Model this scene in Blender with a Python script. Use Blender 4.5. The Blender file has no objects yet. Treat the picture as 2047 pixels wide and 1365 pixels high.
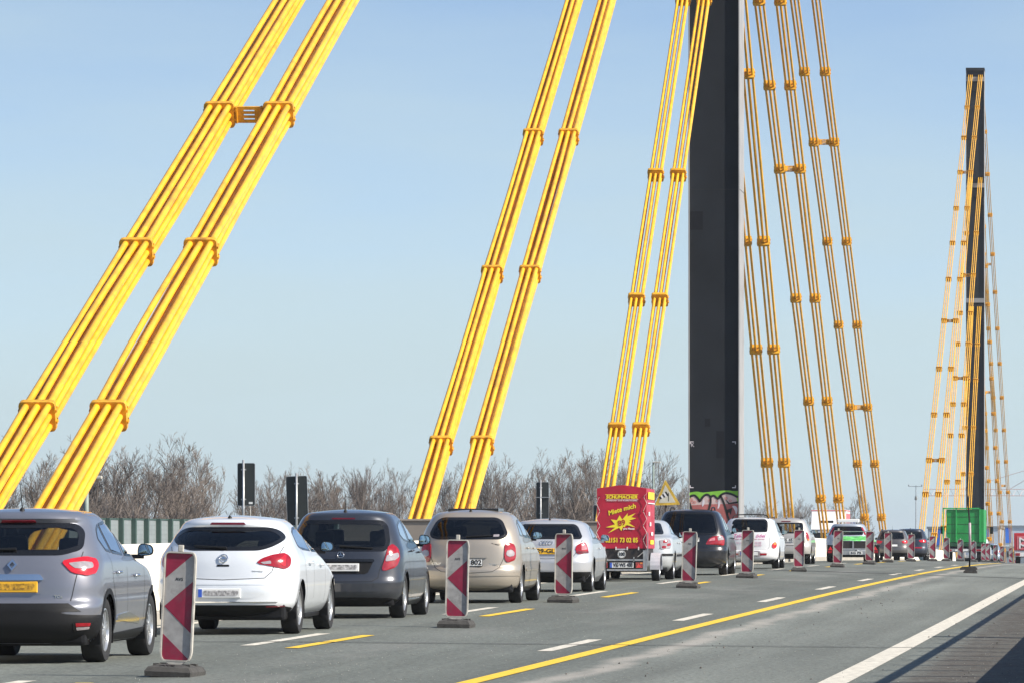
import bpy, bmesh, math, random
import numpy as np
from mathutils import Vector, Matrix

random.seed(7)
R = math.radians
scene = bpy.context.scene

# ------------------------------------------------------------------ camera
FPX = 11372.0                 # focal length in photograph pixels (200 mm on 36 mm)
VX, VY = 2244.0, 1115.0       # where the bridge axis vanishes, in photograph pixels
cd = bpy.data.cameras.new('camera')
cam = bpy.data.objects.new('camera', cd)
scene.collection.objects.link(cam)
cam.location = (0, 0, 0)
cam.rotation_euler = (R(90), 0, 0)
cd.sensor_width = 36.0
cd.lens = 200.0
cd.shift_x = (1023.5 - VX) / 2047.0
cd.shift_y = (VY - 682.5) / 2047.0
cd.clip_start = 0.5
cd.clip_end = 30000
scene.camera = cam

# ------------------------------------------------------------------ sky + sun
SUN_EL, SUN_TO_CAM = 36.0, 15.0
world = bpy.data.worlds.new('World')
scene.world = world
world.use_nodes = True
nt = world.node_tree
nt.nodes.clear()
out = nt.nodes.new('ShaderNodeOutputWorld')
bg = nt.nodes.new('ShaderNodeBackground')
bg.inputs[1].default_value = 0.097
sky = nt.nodes.new('ShaderNodeTexSky')
sky.sky_type = 'NISHITA'
sky.sun_disc = False
sky.sun_elevation = R(SUN_EL)
sky.sun_rotation = R(90 + SUN_TO_CAM)
sky.altitude = 0
sky.air_density = 1.1
sky.dust_density = 0.7
sky.ozone_density = 1.2
tc = nt.nodes.new('ShaderNodeTexCoord')
mp = nt.nodes.new('ShaderNodeVectorMath')
mp.operation = 'MULTIPLY_ADD'
mp.inputs[1].default_value = (1, 1, 2.8)
mp.inputs[2].default_value = (0, 0, 0.05)
nt.links.new(tc.outputs['Generated'], mp.inputs[0])
nm = nt.nodes.new('ShaderNodeVectorMath')
nm.operation = 'NORMALIZE'
nt.links.new(mp.outputs[0], nm.inputs[0])
nt.links.new(nm.outputs[0], sky.inputs[0])
# whitish haze ring low over the horizon, all the way round, thinning upwards
sz = nt.nodes.new('ShaderNodeSeparateXYZ'); nt.links.new(tc.outputs['Generated'], sz.inputs[0])
wn = nt.nodes.new('ShaderNodeTexNoise'); wn.inputs['Scale'].default_value = 9.0; wn.inputs['Detail'].default_value = 5
ws0 = nt.nodes.new('ShaderNodeVectorMath'); ws0.operation = 'MULTIPLY'; ws0.inputs[1].default_value = (1, 1, 5)
nt.links.new(tc.outputs['Generated'], ws0.inputs[0]); nt.links.new(ws0.outputs[0], wn.inputs['Vector'])
wa = nt.nodes.new('ShaderNodeMath'); wa.operation = 'MULTIPLY_ADD'; wa.inputs[1].default_value = -.10
nt.links.new(wn.outputs['Fac'], wa.inputs[0]); 
w1 = nt.nodes.new('ShaderNodeMath'); w1.operation = 'ADD'; w1.inputs[1].default_value = .05
nt.links.new(sz.outputs['Z'], w1.inputs[0]); nt.links.new(w1.outputs[0], wa.inputs[2])
hr = nt.nodes.new('ShaderNodeMapRange'); hr.interpolation_type = 'SMOOTHSTEP'
hr.inputs['From Min'].default_value = .0; hr.inputs['From Max'].default_value = .132
hr.inputs['To Min'].default_value = 1.0; hr.inputs['To Max'].default_value = 0.0
nt.links.new(wa.outputs[0], hr.inputs['Value'])
hx = nt.nodes.new('ShaderNodeMix'); hx.data_type = 'RGBA'
hx.inputs['B'].default_value = (3.06, 3.80, 4.02, 1)
nt.links.new(hr.outputs['Result'], hx.inputs['Factor']); nt.links.new(sky.outputs[0], hx.inputs['A'])
nt.links.new(hx.outputs['Result'], bg.inputs[0])
nt.links.new(bg.outputs[0], out.inputs[0])

sd = bpy.data.lights.new('sun', 'SUN')
sd.energy = 3.95
sd.angle = R(0.53)
sd.color = (1.0, 0.93, 0.82)
sun = bpy.data.objects.new('sun', sd)
scene.collection.objects.link(sun)
to_sun = Vector((math.cos(R(SUN_TO_CAM)) * math.cos(R(SUN_EL)), -math.sin(R(SUN_TO_CAM)) * math.cos(R(SUN_EL)), math.sin(R(SUN_EL))))
sun.rotation_euler = to_sun.to_track_quat('Z', 'Y').to_euler()
sun.location = (60, -20, 60)

vs = scene.view_settings
vs.view_transform = 'Standard'
vs.look = 'None'
vs.exposure = 1.0
vs.gamma = 1.0
vs.use_curve_mapping = False
scene.cycles.use_denoising = True
scene.cycles.max_bounces = 7
scene.cycles.transparent_max_bounces = 12

# ------------------------------------------------------------------ place helpers
def zr(d):                     # height of the road surface below the eye at distance d
    if d < 250: return -(0.09 + 2.4e-5 * (250 - d) ** 2)
    if d < 750: return -(0.09 + 1.25e-5 * (d - 250) ** 2)
    return -(0.09 + 1.25e-5 * 500 ** 2) - (d - 750) * 0.0125
def PX(px, d): return (px - VX) * d / FPX
def PZ(py, d): return (VY - py) * d / FPX

C = scene.collection
def link(o, parent=None):
    C.objects.link(o)
    if parent is not None: o.parent = parent
    return o
def tag(o, label=None, cat=None, group=None, kind=None):
    if label: o['label'] = label
    if cat: o['category'] = cat
    if group: o['group'] = group
    if kind: o['kind'] = kind
    return o
def empty(name, loc=(0, 0, 0), rz=0.0, label=None, cat=None, group=None):
    o = bpy.data.objects.new(name, None)
    o.location = loc
    o.rotation_euler = (0, 0, rz)
    o.empty_display_size = 0.1
    C.objects.link(o)
    return tag(o, label, cat, group)
def mesh_obj(name, verts, faces, mat=None, parent=None, smooth=False, angle=None, loc=None, rot=None):
    me = bpy.data.meshes.new(name)
    me.from_pydata([tuple(map(float, v)) for v in verts], [], faces)
    me.update()
    if smooth:
        me.polygons.foreach_set('use_smooth', [True] * len(me.polygons))
        if angle: me.set_sharp_from_angle(angle=R(angle))
    if mat: me.materials.append(mat)
    o = bpy.data.objects.new(name, me)
    if loc is not None: o.location = loc
    if rot is not None: o.rotation_euler = rot
    return link(o, parent)
def inst(name, me, parent=None, loc=(0, 0, 0), rot=(0, 0, 0), scale=(1, 1, 1)):
    o = bpy.data.objects.new(name, me)
    o.location = loc; o.rotation_euler = rot; o.scale = scale
    return link(o, parent)
class MB:
    """collects shapes into one mesh"""
    def __init__(s): s.v = []; s.f = []
    def add(s, vs, fs):
        n = len(s.v)
        s.v += [tuple(v) for v in vs]
        s.f += [tuple(i + n for i in f) for f in fs]
        return s
    def box(s, x0, x1, y0, y1, z0, z1):
        return s.add([(x0,y0,z0),(x1,y0,z0),(x1,y1,z0),(x0,y1,z0),(x0,y0,z1),(x1,y0,z1),(x1,y1,z1),(x0,y1,z1)],
                     [(3,2,1,0),(4,5,6,7),(0,1,5,4),(1,2,6,5),(2,3,7,6),(3,0,4,7)])
    def bbox(s, x0, x1, y0, y1, z0, z1, b=0.02):
        """box with chamfered edges"""
        bm = bmesh.new()
        bmesh.ops.create_cube(bm, size=1)
        for v in bm.verts:
            v.co = Vector(((x0+x1)/2 + v.co.x*(x1-x0), (y0+y1)/2 + v.co.y*(y1-y0), (z0+z1)/2 + v.co.z*(z1-z0)))
        bmesh.ops.bevel(bm, geom=bm.edges[:], offset=b, segments=2, profile=0.6, affect='EDGES', clamp_overlap=True)
        bm.verts.index_update()
        s.add([tuple(v.co) for v in bm.verts], [tuple(v.index for v in f.verts) for f in bm.faces])
        bm.free()
        return s
    def tube(s, pts, r, n=8, cap=True):
        pts = [Vector(p) for p in pts]
        rs = r if isinstance(r, (list, tuple)) else [r] * len(pts)
        vs, fs = [], []
        for i, p in enumerate(pts):
            t = (pts[min(i+1, len(pts)-1)] - pts[max(i-1, 0)]).normalized()
            a = t.cross(Vector((0, 0, 1)))
            if a.length < 1e-3: a = t.cross(Vector((0, 1, 0)))
            a.normalize(); b = a.cross(t)
            for k in range(n):
                w = 2 * math.pi * (k + .5) / n
                vs.append(p + (a * math.cos(w) + b * math.sin(w)) * rs[i])
        for i in range(len(pts) - 1):
            for k in range(n):
                fs.append((i*n+k, i*n+(k+1) % n, (i+1)*n+(k+1) % n, (i+1)*n+k))
        if cap:
            fs.append(tuple(range(n-1, -1, -1)))
            fs.append(tuple((len(pts)-1)*n + k for k in range(n)))
        return s.add(vs, [f[::-1] for f in fs])
    def prism(s, poly, axis, lo, hi):
        """extrude a polygon; axis 'x': poly=(y,z), 'y': poly=(x,z), 'z': poly=(x,y)"""
        n = len(poly)
        def mk(p, h):
            return (h, p[0], p[1]) if axis == 'x' else (p[0], h, p[1]) if axis == 'y' else (p[0], p[1], h)
        vs = [mk(p, lo) for p in poly] + [mk(p, hi) for p in poly]
        fs = [tuple(range(n))[::-1], tuple(range(n, 2*n))] + [(i, (i+1) % n, n+(i+1) % n, n+i) for i in range(n)]
        return s.add(vs, fs)
    def lathe(s, prof, axis='x', n=32, c=(0, 0, 0)):
        """prof = list of (r, h) revolved about axis"""
        vs, fs = [], []
        for r, h in prof:
            for k in range(n):
                w = 2*math.pi*k/n
                p = (h, r*math.cos(w), r*math.sin(w)) if axis == 'x' else (r*math.cos(w), h, r*math.sin(w)) if axis == 'y' else (r*math.cos(w), r*math.sin(w), h)
                vs.append((p[0]+c[0], p[1]+c[1], p[2]+c[2]))
        for i in range(len(prof)-1):
            for k in range(n):
                fs.append((i*n+k, i*n+(k+1) % n, (i+1)*n+(k+1) % n, (i+1)*n+k))
        return s.add(vs, fs)
    def build(s, name, mat=None, parent=None, smooth=False, angle=None, loc=None, rot=None, fix=True):
        o = mesh_obj(name, s.v, s.f, mat, parent, smooth, angle, loc, rot)
        if fix:
            bm = bmesh.new(); bm.from_mesh(o.data)
            bmesh.ops.recalc_face_normals(bm, faces=bm.faces[:])
            bm.to_mesh(o.data); bm.free()
            if smooth and angle: o.data.set_sharp_from_angle(angle=R(angle))
        return o

def round_poly(pts, r, seg=4):
    """round the corners of a polygon; r is one radius or one per corner"""
    n = len(pts); outp = []
    rs = r if isinstance(r, (list, tuple)) else [r] * n
    for i in range(n):
        p0, p, p1 = (np.array(pts[(i+k) % n], float) for k in (-1, 0, 1))
        a, b = p0 - p, p1 - p
        la, lb = np.linalg.norm(a), np.linalg.norm(b)
        q = min(rs[i], la * .48, lb * .48)
        if q < 1e-4: outp.append(tuple(p)); continue
        A, B = p + a / la * q, p + b / lb * q
        for k in range(seg + 1):
            t = k / seg
            outp.append(tuple((1-t)**2 * A + 2*t*(1-t) * p + t*t * B))
    return outp
def dense_poly(pts, step=0.05):
    o = []; n = len(pts)
    for i in range(n):
        a, b = np.array(pts[i], float), np.array(pts[(i+1) % n], float)
        k = max(1, int(np.linalg.norm(b-a) / step))
        for j in range(k): o.append(tuple(a + (b-a) * j / k))
    return o
def inset_poly(pts, w):
    n = len(pts); P = [np.array(p, float) for p in pts]
    area = sum(P[i][0]*P[(i+1) % n][1] - P[(i+1) % n][0]*P[i][1] for i in range(n))
    sg = 1 if area > 0 else -1
    o = []
    for i in range(n):
        t = P[(i+1) % n] - P[i-1]
        t = t / (np.linalg.norm(t) + 1e-9)
        o.append(tuple(P[i] + sg * w * np.array((-t[1], t[0]))))
    return o
def in_poly(x, y, poly):
    c = False; j = len(poly) - 1
    for i in range(len(poly)):
        xi, yi = poly[i]; xj, yj = poly[j]
        if (yi > y) != (yj > y) and x < (xj - xi) * (y - yi) / (yj - yi + 1e-12) + xi: c = not c
        j = i
    return c

# ------------------------------------------------------------------ materials
def new_mat(name):
    m = bpy.data.materials.new(name); m.use_nodes = True
    return m, m.node_tree, m.node_tree.nodes['Principled BSDF']
def plain(name, col, rough=0.5, metal=0.0, coat=0.0, var=0.12, scale=6.0, bump=0.0, spec=0.5, emit=0.0, emit_col=None, bscale=None):
    m, t, b = new_mat(name)
    b.inputs['Roughness'].default_value = rough
    b.inputs['Metallic'].default_value = metal
    b.inputs['Coat Weight'].default_value = coat
    b.inputs['Coat Roughness'].default_value = 0.04
    b.inputs['Specular IOR Level'].default_value = spec
    co = t.nodes.new('ShaderNodeTexCoord')
    nz = t.nodes.new('ShaderNodeTexNoise'); nz.inputs['Scale'].default_value = scale; nz.inputs['Detail'].default_value = 5
    oi = t.nodes.new('ShaderNodeObjectInfo'); va = t.nodes.new('ShaderNodeVectorMath'); va.operation = 'MULTIPLY_ADD'
    va.inputs[1].default_value = (1, 1, 1)
    mr = t.nodes.new('ShaderNodeMath'); mr.operation = 'MULTIPLY'; mr.inputs[1].default_value = 41.0
    t.links.new(oi.outputs['Random'], mr.inputs[0]); t.links.new(co.outputs['Object'], va.inputs[0]); t.links.new(mr.outputs[0], va.inputs[2])
    t.links.new(va.outputs[0], nz.inputs['Vector'])
    rp = t.nodes.new('ShaderNodeMapRange')
    rp.inputs['From Min'].default_value = .3; rp.inputs['From Max'].default_value = .7
    rp.inputs['To Min'].default_value = 1 - var; rp.inputs['To Max'].default_value = 1 + var * .6
    t.links.new(nz.outputs['Fac'], rp.inputs['Value'])
    mx = t.nodes.new('ShaderNodeMix'); mx.data_type = 'RGBA'; mx.blend_type = 'MULTIPLY'; mx.inputs['Factor'].default_value = 1
    mx.inputs['A'].default_value = (*col, 1)
    t.links.new(rp.outputs['Result'], mx.inputs['B'])
    t.links.new(mx.outputs['Result'], b.inputs['Base Color'])
    if bump:
        n2 = t.nodes.new('ShaderNodeTexNoise'); n2.inputs['Scale'].default_value = bscale or scale * 8; n2.inputs['Detail'].default_value = 6
        t.links.new(co.outputs['Object'], n2.inputs['Vector'])
        bp = t.nodes.new('ShaderNodeBump'); bp.inputs['Strength'].default_value = bump; bp.inputs['Distance'].default_value = .02
        t.links.new(n2.outputs['Fac'], bp.inputs['Height']); t.links.new(bp.outputs['Normal'], b.inputs['Normal'])
    if emit:
        b.inputs['Emission Color'].default_value = (*(emit_col or col), 1)
        b.inputs['Emission Strength'].default_value = emit
    return m
def paint(name, col, metal=0.35, rough=0.38, coat=0.85):
    m = plain(name, col, rough, metal, coat, var=0.06, scale=1.7)
    t = m.node_tree; L = t.links.new; b = t.nodes['Principled BSDF']     # a film of road dust thrown up over the lower panels
    co = t.nodes.new('ShaderNodeTexCoord'); sx = t.nodes.new('ShaderNodeSeparateXYZ'); L(co.outputs['Object'], sx.inputs[0])
    nz = t.nodes.new('ShaderNodeTexNoise'); nz.inputs['Scale'].default_value = 5; nz.inputs['Detail'].default_value = 7; L(co.outputs['Object'], nz.inputs['Vector'])
    h = t.nodes.new('ShaderNodeMapRange'); h.inputs['From Min'].default_value = .2; h.inputs['From Max'].default_value = .95; h.inputs['To Min'].default_value = .20; h.inputs['To Max'].default_value = .0
    L(sx.outputs['Z'], h.inputs['Value'])
    n2 = t.nodes.new('ShaderNodeMapRange'); n2.inputs['From Min'].default_value = .3; n2.inputs['From Max'].default_value = .75; n2.inputs['To Min'].default_value = .1; n2.inputs['To Max'].default_value = 1.0
    L(nz.outputs['Fac'], n2.inputs['Value'])
    f = t.nodes.new('ShaderNodeMath'); f.operation = 'MULTIPLY'; L(h.outputs['Result'], f.inputs[0]); L(n2.outputs['Result'], f.inputs[1])
    src = b.inputs['Base Color'].links[0].from_socket
    mx = t.nodes.new('ShaderNodeMix'); mx.data_type = 'RGBA'; mx.inputs['B'].default_value = (.19, .185, .175, 1)
    L(f.outputs[0], mx.inputs['Factor']); L(src, mx.inputs['A']); L(mx.outputs['Result'], b.inputs['Base Color'])
    ct = t.nodes.new('ShaderNodeMapRange'); ct.inputs['To Min'].default_value = coat; ct.inputs['To Max'].default_value = 0.0
    L(f.outputs[0], ct.inputs['Value']); L(ct.outputs['Result'], b.inputs['Coat Weight'])
    return m
def glass(name, tint=(.25, .28, .28), rough=0.02, ior=1.5, gain=1.0):
    m, t, b = new_mat(name)
    o = t.nodes['Material Output']
    tr = t.nodes.new('ShaderNodeBsdfTransparent'); tr.inputs[0].default_value = (*tint, 1)
    gl = t.nodes.new('ShaderNodeBsdfGlossy'); gl.inputs['Roughness'].default_value = rough; gl.inputs[0].default_value = (.95, .97, 1, 1)
    fr = t.nodes.new('ShaderNodeFresnel'); fr.inputs['IOR'].default_value = ior
    mx = t.nodes.new('ShaderNodeMixShader')
    gm = t.nodes.new('ShaderNodeMath'); gm.operation = 'MULTIPLY'; gm.use_clamp = True; gm.inputs[1].default_value = gain
    t.links.new(fr.outputs[0], gm.inputs[0]); t.links.new(gm.outputs[0], mx.inputs[0]); t.links.new(tr.outputs[0], mx.inputs[1]); t.links.new(gl.outputs[0], mx.inputs[2])
    t.links.new(mx.outputs[0], o.inputs['Surface'])
    return m

M = {}
M['cable'] = plain('cable_yellow', (.82, .43, .018), .45, 0, .2, var=.22, scale=2.6)
M['clamp'] = plain('clamp_yellow', (.74, .37, .018), .55, 0, .05, var=.3, scale=7)
def grimy(m, grime, scale, lo, hi, amt):
    t = m.node_tree; L = t.links.new; b = t.nodes['Principled BSDF']
    co = t.nodes.new('ShaderNodeTexCoord'); oi = t.nodes.new('ShaderNodeObjectInfo')
    va = t.nodes.new('ShaderNodeVectorMath'); va.operation = 'ADD'; mr = t.nodes.new('ShaderNodeMath'); mr.operation = 'MULTIPLY'; mr.inputs[1].default_value = 23.0
    L(oi.outputs['Random'], mr.inputs[0]); L(co.outputs['Object'], va.inputs[0]); L(mr.outputs[0], va.inputs[1])
    nz = t.nodes.new('ShaderNodeTexNoise'); nz.inputs['Scale'].default_value = scale; nz.inputs['Detail'].default_value = 8; nz.inputs['Roughness'].default_value = .7; L(va.outputs[0], nz.inputs['Vector'])
    r_ = t.nodes.new('ShaderNodeMapRange'); r_.inputs['From Min'].default_value = lo; r_.inputs['From Max'].default_value = hi; r_.inputs['To Max'].default_value = amt; L(nz.outputs['Fac'], r_.inputs['Value'])
    src = b.inputs['Base Color'].links[0].from_socket
    mx = t.nodes.new('ShaderNodeMix'); mx.data_type = 'RGBA'; mx.inputs['B'].default_value = (*grime, 1)
    L(r_.outputs['Result'], mx.inputs['Factor']); L(src, mx.inputs['A']); L(mx.outputs['Result'], b.inputs['Base Color'])
grimy(M['cable'], (.30, .17, .05), 1.1, .52, .74, .55)
grimy(M['clamp'], (.16, .06, .02), 5.0, .50, .70, .75)
M['pylon_dark'] = plain('pylon_anthracite', (.014, .0165, .021), .7, var=.34, scale=.55, spec=.3)
M['pylon_patch'] = plain('pylon_overpaint', (.009, .010, .0135), .75, var=.1, spec=.25)
M['pylon_grey'] = plain('pylon_light_grey', (.30, .295, .295), .6, var=.15, scale=1.2)
M['concrete'] = plain('cream_concrete', (.70, .66, .57), .85, var=.16, scale=2.5, bump=.25)
M['grey_box'] = plain('grey_brown_steel', (.24, .21, .18), .7, var=.15, scale=2)
M['kerb'] = plain('kerb_concrete', (.36, .33, .28), .9, var=.2, scale=3, bump=.3)
M['white_line'] = plain('worn_white_paint', (.64, .595, .50), .75, var=.4, scale=12, bump=.2)
M['yellow_line'] = plain('yellow_marking_tape', (.80, .52, .03), .65, var=.2, scale=9)
M['rubber'] = plain('recycled_rubber', (.055, .052, .048), .9, var=.35, scale=14, bump=.5)
M['black'] = plain('black_plastic', (.008, .008, .009), .6, var=.2, spec=.3)
M['black_gloss'] = plain('black_gloss', (.010, .010, .011), .12, var=.1)
M['seam'] = plain('seam_shadow_gap', (.02, .02, .021), .8, var=.1)
M['tyre'] = plain('tyre_rubber', (.016, .016, .017), .85, var=.25, scale=20)
M['rim'] = plain('alloy_rim', (.55, .56, .57), .32, .75, .2, var=.12)
M['chrome'] = plain('chrome', (.75, .76, .77), .12, 1.0, var=.04)
M['inside'] = plain('dark_interior', (.018, .018, .019), .9, var=.3)
M['seat'] = plain('seat_fabric', (.03, .03, .033), .95, var=.3, scale=20)
M['red_lens'] = plain('red_lens', (.30, .006, .014), .12, 0, .6, var=.3, scale=16)
M['red_lens_lit'] = plain('red_lens_lit', (.36, .006, .014), .12, 0, .6, var=.3, scale=16, emit=.16, emit_col=(1, .03, .04))
M['clear_lens'] = plain('clear_lens', (.36, .32, .33), .1, .2, .8, var=.2, scale=20)
M['pink_lens'] = plain('pink_lens', (.62, .22, .24), .1, .1, .8, var=.3, scale=20)
M['amber_lens'] = plain('amber_lens', (.75, .22, .02), .1, 0, .8, var=.2, scale=20)
M['dark_red'] = plain('dark_red_lens', (.12, .006, .012), .2, 0, .5, var=.2)
M['plate_white'] = plain('plate_white', (.78, .78, .76), .45, var=.06)
M['plate_yellow'] = plain('plate_yellow', (.80, .44, .02), .45, var=.08)
M['plate_blue'] = plain('plate_blue', (.03, .10, .50), .45, var=.06)
M['plate_smudge'] = plain('plate_smudge', (.46, .45, .45), .6, var=.75, scale=30)
M['plate_smudge_y'] = plain('plate_smudge_yellow', (.50, .27, .02), .6, var=.8, scale=30)
M['ink'] = plain('black_ink', (.012, .012, .012), .6, var=.05)
M['sheet_red'] = plain('beacon_red', (.24, .010, .040), .5, var=.25, scale=7)
M['sheet_white'] = plain('beacon_white', (.33, .32, .31), .55, var=.22, scale=10)
M['frame_white'] = plain('beacon_frame', (.50, .475, .42), .6, var=.3, scale=8)
grimy(M['sheet_white'], (.12, .11, .10), 7.0, .50, .75, .6)
grimy(M['sheet_red'], (.10, .06, .07), 7.0, .50, .75, .55)
grimy(M['frame_white'], (.20, .18, .15), 9.0, .50, .72, .7)
M['steel'] = plain('galvanised_steel', (.42, .43, .44), .45, .6, var=.2, scale=8)
M['sign_back'] = plain('sign_back_dark', (.022, .027, .026), .6, var=.2, scale=3)
M['green_post'] = plain('green_post', (.042, .078, .066), .55, var=.15)
M['panel_grey'] = plain('noise_panel_grey', (.22, .25, .255), .5, var=.12, scale=3)
M['mirror'] = plain('mirror_glass', (.42, .52, .54), .03, 1.0, var=.02)
M['glass'] = glass('tinted_glass', (.42, .45, .45))
M['side_glass'] = glass('side_glass', (.6, .63, .63), ior=1.7, gain=1.9)
M['glass_dark'] = glass('privacy_glass', (.05, .055, .055))
M['bark'] = plain('bark', (.115, .095, .080), .95, var=.3, scale=3)
M['twig'] = plain('twigs', (.20, .165, .140), .95, var=.35, scale=.6)
M['twig2'] = plain('twigs_warm', (.225, .18, .145), .95, var=.35, scale=.6)
M['twig3'] = plain('twigs_greyish', (.165, .14, .125), .95, var=.35, scale=.6)

_txt = {}
def text_mesh(s, size=1.0, bold=0.0, shear=0.0, depth=0.0015, space=1.0, align='CENTER'):
    key = (s, size, bold, shear, depth, space, align)
    if key in _txt: return _txt[key]
    cu = bpy.data.curves.new('lettering', 'FONT')
    cu.body = s; cu.size = size; cu.offset = bold; cu.shear = shear; cu.extrude = depth
    cu.align_x = align; cu.align_y = 'CENTER'; cu.space_character = space; cu.resolution_u = 3
    o = bpy.data.objects.new('lettering', cu)
    C.objects.link(o)
    dg = bpy.context.evaluated_depsgraph_get()
    me = bpy.data.meshes.new_from_object(o.evaluated_get(dg))
    bpy.data.objects.remove(o, do_unlink=True)
    bpy.data.curves.remove(cu)
    _txt[key] = me
    return me
def text(s, size, mat, parent, loc, rot=(R(90), 0, 0), name='lettering', width=None, **kw):
    """lettering facing the road behind (-y) unless rot says otherwise; width fits it to a given length"""
    me = text_mesh(s, size, **kw)
    if len(me.materials) == 0: me.materials.append(mat)
    elif me.materials[0] != mat:
        me = me.copy(); me.materials.clear(); me.materials.append(mat)
    o = inst(name, me, parent, loc, rot)
    if width:
        xs = [v.co.x for v in me.vertices]
        w = max(xs) - min(xs)
        o.scale = (width / w, 1, 1)
    return o

# ================================================================== STRUCTURE
def zs(x, d):
    """road surface height with the crossfall that grows along the approach"""
    s = .038 * (1 - math.exp(-(d - 50) / 45.0)) if d > 50 else max(-.03, .00084 * (d - 50))
    return zr(d) - max(0.0, x + 9.4) * s
def sheet(name, xs, ds, mat, lift=0.0, parent=None):
    v = [(x, d, zs(x, d) + lift) for d in ds for x in xs]
    n = len(xs)
    f = [(j*n+i, j*n+i+1, (j+1)*n+i+1, (j+1)*n+i) for j in range(len(ds)-1) for i in range(n-1)]
    return mesh_obj(name, v, f, mat, parent, smooth=True)
def drange(a, b, st):
    n = max(1, int(math.ceil((b - a) / st)))
    return [a + (b - a) * i / n for i in range(n + 1)]

def asphalt():
    m, t, b = new_mat('asphalt')
    L = t.links.new
    def nd(k, **kw):
        n = t.nodes.new(k)
        for a, v in kw.items(): setattr(n, a, v)
        return n
    co = nd('ShaderNodeTexCoord')
    def noise(scale, detail, sx=1, sy=1, rough=.55):
        mpn = nd('ShaderNodeMapping'); mpn.inputs['Scale'].default_value = (sx, sy, 1)
        L(co.outputs['Object'], mpn.inputs['Vector'])
        n = nd('ShaderNodeTexNoise'); n.inputs['Scale'].default_value = scale; n.inputs['Detail'].default_value = detail; n.inputs['Roughness'].default_value = rough
        L(mpn.outputs['Vector'], n.inputs['Vector'])
        return n.outputs['Fac']
    def rng(v, a, c, lo, hi):
        r = nd('ShaderNodeMapRange'); r.inputs['From Min'].default_value = a; r.inputs['From Max'].default_value = c
        r.inputs['To Min'].default_value = lo; r.inputs['To Max'].default_value = hi
        L(v, r.inputs['Value']); return r.outputs['Result']
    def math_(op, a, c):
        n = nd('ShaderNodeMath', operation=op)
        for i, q in enumerate((a, c)):
            if isinstance(q, (int, float)): n.inputs[i].default_value = q
            else: L(q, n.inputs[i])
        return n.outputs[0]
    def mix(f, a, c, mode='MIX'):
        n = nd('ShaderNodeMix', data_type='RGBA', blend_type=mode)
        for k, q in (('Factor', f), ('A', a), ('B', c)):
            if isinstance(q, (int, float)): n.inputs[k].default_value = q
            elif isinstance(q, tuple): n.inputs[k].default_value = (*q, 1)
            else: L(q, n.inputs[k])
        return n.outputs['Result']
    sep = nd('ShaderNodeSeparateXYZ'); L(co.outputs['Object'], sep.inputs[0]); X = sep.outputs['X']
    fine = rng(noise(22, 4, 1, .35, .8), .3, .7, .55, 1.45)
    streak = rng(noise(.55, 5, 1.6, .10), .3, .7, .86, 1.16)
    patch = rng(noise(.16, 4, 1, .35), .35, .65, .90, 1.10)
    track = rng(noise(1.0, 4, 1.5, .004), .3, .7, .84, 1.14)
    k = math_('MULTIPLY', math_('MULTIPLY', math_('MULTIPLY', fine, streak), patch), track)
    col = mix(1.0, (.121, .131, .116), k, 'MULTIPLY')
    # the lane beside the yellow line is a lighter, finer surface
    lane = math_('MULTIPLY', rng(X, -5.25, -4.7, 0, 1), rng(X, -2.9, -2.3, 1, .35))
    col = mix(math_('MULTIPLY', lane, .45), col, mix(1.0, (.215, .227, .202), k, 'MULTIPLY'))
    # pale dust strip, broken along its length
    wob = rng(noise(.22, 3, .2, 1), .3, .7, -.14, .14)
    xx = math_('ABSOLUTE', math_('SUBTRACT', math_('ADD', X, wob), -4.92), 0)
    dust = math_('MULTIPLY', rng(xx, .06, .22, 1, 0), rng(noise(2.6, 6, 1, .16), .30, .52, .35, 1))
    col = mix(math_('MULTIPLY', dust, .62), col, (.40, .365, .32))
    # dust lying round the beacon row and soft scattered blotches
    xb = math_('ABSOLUTE', math_('SUBTRACT', math_('ADD', X, math_('MULTIPLY', wob, 2)), -7.5), 0)
    d2 = math_('MULTIPLY', rng(xb, .2, 1.1, 1, 0), rng(noise(.8, 6, 1, .22), .45, .68, 0, 1))
    col = mix(math_('MULTIPLY', d2, .42), col, (.27, .265, .245))
    d3 = rng(noise(1.1, 6, 1, .03), .58, .78, 0, .10)
    col = mix(math_('MULTIPLY', d3, lane), col, (.34, .32, .29))
    # brown dirt on the hard strip, its colour darkened to deepen the railing's shade
    dirt_shade = math_('MULTIPLY', rng(math_('ADD', X, math_('MULTIPLY', wob, .4)), -2.15, -1.75, 0, 1), rng(noise(5, 6, 1, .5), .3, .65, .45, 1))
    col = mix(math_('MULTIPLY', dirt_shade, .92), col, mix(1.0, (.072, .058, .047), fine, 'MULTIPLY'))
    # light grit grains
    vr = nd('ShaderNodeTexVoronoi'); vr.inputs['Scale'].default_value = 15
    L(co.outputs['Object'], vr.inputs['Vector'])
    grit = rng(vr.outputs['Distance'], .05, .10, 1, 0)
    grit = math_('MULTIPLY', grit, rng(noise(2.2, 3), .52, .68, 0, 1))
    col = mix(math_('MULTIPLY', grit, .75), col, (.42, .41, .38))
    L(col, b.inputs['Base Color'])
    b.inputs['Roughness'].default_value = .88
    b.inputs['Specular IOR Level'].default_value = .3
    bp = nd('ShaderNodeBump'); bp.inputs['Strength'].default_value = .35; bp.inputs['Distance'].default_value = .012
    L(noise(70, 4), bp.inputs['Height']); L(bp.outputs['Normal'], b.inputs['Normal'])
    return m
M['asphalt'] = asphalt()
M['grass'] = plain('winter_meadow', (.075, .082, .035), .95, var=.4, scale=.05)
M['median'] = plain('median_gravel', (.20, .19, .17), .9, var=.3, scale=4, bump=.3)

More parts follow.
